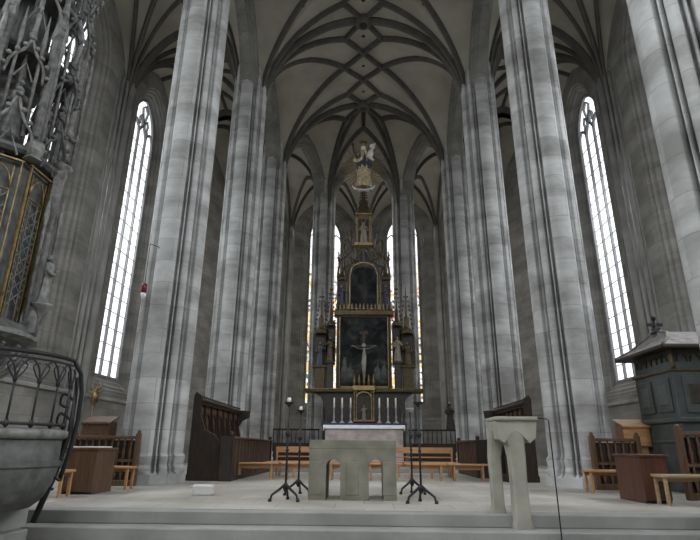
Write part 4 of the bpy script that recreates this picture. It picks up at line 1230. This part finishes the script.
# ------------------------------------------------------------------ confessional on the right
def confessional():
    x0, x1, y0, y1 = 6.78, 9.2, 11.75, 13.45
    cx, cy = (x0+x1)/2, (y0+y1)/2; w, d = (x1-x0)/2, (y1-y0)/2
    t = thing('confessional', 'dark grey green wooden confessional with hipped roof at the right edge', 'confessional', (cx, cy, 0))
    ze = Z(344, y0-.38, 665); zr = Z(333, cy, 655)
    MB().box(-w-.08, w+.08, -d-.08, d+.08, 0, .35, .03).build('plinth', M_GREY, t)
    MB().box(-w, w, -d, d, .35, 1.45, .02).build('lower_body', M_GREY, t)
    b = MB(); b.box(-w-.06, w+.06, -d-.06, d+.06, 1.42, 1.52, .02); b.box(-w-.03, w+.03, -d-.03, d+.03, 1.0, 1.06, .01); b.build('belt_moulding', M_GREY, t)
    MB().box(-w+.02, w-.02, -d+.02, d-.02, 1.5, ze-.5, .02).build('upper_body', M_GREY, t)
    MB().box(-w-.02, w+.02, -d-.02, d+.02, ze-.52, ze-.46, .01).build('frieze_moulding', M_GILT, t)
    MB().box(-w+.05, w-.05, -d+.05, d-.05, ze-.46, ze-.05).build('frieze', M_GREY, t)
    b = MB()
    for i in range(6):   # blind arcade of the left face
        y = -d+.15+(2*d-.3)*(i+.5)/6; ww_ = .11
        b.bar([(-w+.04, y-ww_+2*ww_*k/8, ze-.3+.16*sqrt(max(0,1-(2*k/8-1)**2))) for k in range(9)], .03, .05, (1,0,0))
    for i in range(7):
        x = -w+.15+(2*w-.3)*(i+.5)/7; ww_ = .12
        b.bar([(x-ww_+2*ww_*k/8, -d+.04, ze-.3+.16*sqrt(max(0,1-(2*k/8-1)**2))) for k in range(9)], .03, .05, (0,1,0))
    b.build('frieze_arcade', M_GILT, t)
    for x in (-w+.05, 0, w-.05): MB().lathe([(.06,ze-.46),(.04,ze-.36),(.05,ze-.2),(.04,ze-.1),(.06,ze-.05)], x, -d-.0, 0, n=8).build('colonnette', M_GILT, t)
    # raised panels
    for yy in (-.38, .38):
        pn = MB().box(-w-.015, -w+.02, yy-.28, yy+.28, 1.65, ze-.65, .012).build('panel', M_GREY, t)
        b = MB(); b.box(-w-.03, -w+.02, yy-.18, yy+.18, 1.8, ze-.8, .012); b.build('inner_panel', plain('panel_green', (.07,.08,.075), var=.2), pn)
    for xx in (-.72, 0, .72):
        pn = MB().box(xx-.3, xx+.3, -d-.015, -d+.02, 1.62, ze-.62, .012).build('panel', M_GREY, t)
        MB().box(xx-.3, xx+.3, -d-.035, -d+.02, .45, .95, .012).build('panel', M_GREY, t)
        MB().box(xx-.2, xx+.2, -d-.03, -d+.02, 1.8, ze-.8, .012).build('inner_panel', M_DARK, pn)
    MB().box(-w-.26, w+.38, -d-.3, d+.3, ze-.05, ze+.03, .015).build('eave', M_WOODD, t)
    b = MB(); z = ze+.03
    def rr(i, z_): return [(-w-.24+min(i,.5),-d-.29+i,z_),(w+.36-i,-d-.29+i,z_),(w+.36-i,d+.29-i,z_),(-w-.24+min(i,.5),d+.29-i,z_)]
    b.rings([rr(0,z), rr(.28,z+.16), rr(.62,z+.38), rr(.9,zr-.02), rr(1.0,zr)], smooth=False); b.build('hipped_roof', M_SLATE, t)
    for sx_, sy_ in ((-1,-1),(1,-1),(1,1),(-1,1)):
        MB().tube([(sx_*(w+(.24 if sx_ < 0 else .36)),sy_*(d+.29),z+.01),(sx_*(w+(-.04 if sx_ < 0 else .08)),sy_*(d+.01),z+.17),(sx_*(w-.26),sy_*(d-.33),z+.39),(sx_*(w-(.26 if sx_ < 0 else .54)),sy_*(d-.61),zr)], .03, 6).build('hip_roll', M_SLATE, t)
    b = MB(); xc = -w+.30
    b.lathe([(.14,0),(.07,.06),(.11,.12),(.04,.17),(.03,.34)], xc, 0, zr-.02, n=10); b.bar([(xc-.18,0,zr+.2),(xc+.18,0,zr+.2)], .07, .05, (0,1,0)); b.sph(xc,0,zr+.36,.055); b.build('finial', M_IRON, t)
confessional()

# ------------------------------------------------------------------ red sanctuary lamp
p = at(144, 289, 12.6)
t = thing('sanctuary_lamp', 'small red hanging lamp in front of the left aisle window', 'lamp', (p.x, p.y, p.z))
MB().lathe([(.05,-.11),(.07,-.09),(.075,.12),(.06,.14)], n=14).build('red_glass', M_RED, t)
MB().lathe([(.01,-.26),(.05,-.2),(.07,-.13),(.06,-.11)], n=12).build('lamp_bowl', M_WHITE, t)
q = at(150, 248, 12.9)
MB().tube([(0,0,.14),(0,0,q.z-p.z)], .008, 6).build('chain', M_IRON, t)
MB().tube([(0,0,q.z-p.z),(.12,.3,q.z-p.z+.02),(-5.8-p.x,13.5-p.y,q.z-p.z)], .010, 6).build('bracket', M_IRON, t)
# corbels with little canopies on the wall shafts left and right
for s, px_, lb in ((-1, 138, 'stone corbel on the wall shaft beside the left aisle window'), (1, 591, 'stone corbel on the wall shaft beside the right aisle window')):
    y = 26.6; zc_ = Z(232, 24.8)
    xx = s*(WX-.32)
    t = MB().lathe([(.06,-.9),(.12,-.6),(.3,-.1),(.36,0),(.36,.12),(.22,.16),(.2,.9),(.3,1.0),(.05,1.5)], n=8, smooth=False).build('stone_corbel', M_SPLAY); t.location = (xx, 26.35, zc_-.4)
    tag(t, lb, 'corbel')
# small dark statues on the walls of the ambulatory
figure(1.5, M_DARK, M_DARK, 'wall_statue', 'dark small statue on the wall between right apse pier and third pier', loc=(4.9, 30.9, 1.86))
o = MB().box(-.3,.3,-.25,.25,0,1.855,.03).build('statue_pedestal', M_SPLAY); o.location = (4.9, 30.9, 0); tag(o, 'stone pedestal under the dark small statue right of the high altar', 'pedestal')

# ------------------------------------------------------------------ light and view
w = bpy.data.worlds.new('world'); bpy.context.scene.world = w; w.use_nodes = True
w.node_tree.nodes['Background'].inputs[0].default_value = (.8,.88,1,1); w.node_tree.nodes['Background'].inputs[1].default_value = 0.5
sc = bpy.context.scene
sc.view_settings.view_transform = 'Standard'
sc.view_settings.look = 'None'
sc.view_settings.gamma = 1
sc.view_settings.exposure = -0.78
sc.view_settings.use_curve_mapping = False
sc.cycles.max_bounces = 8
sc.cycles.diffuse_bounces = 5
sc.cycles.use_denoising = True
sc.cycles.sample_clamp_indirect = 4
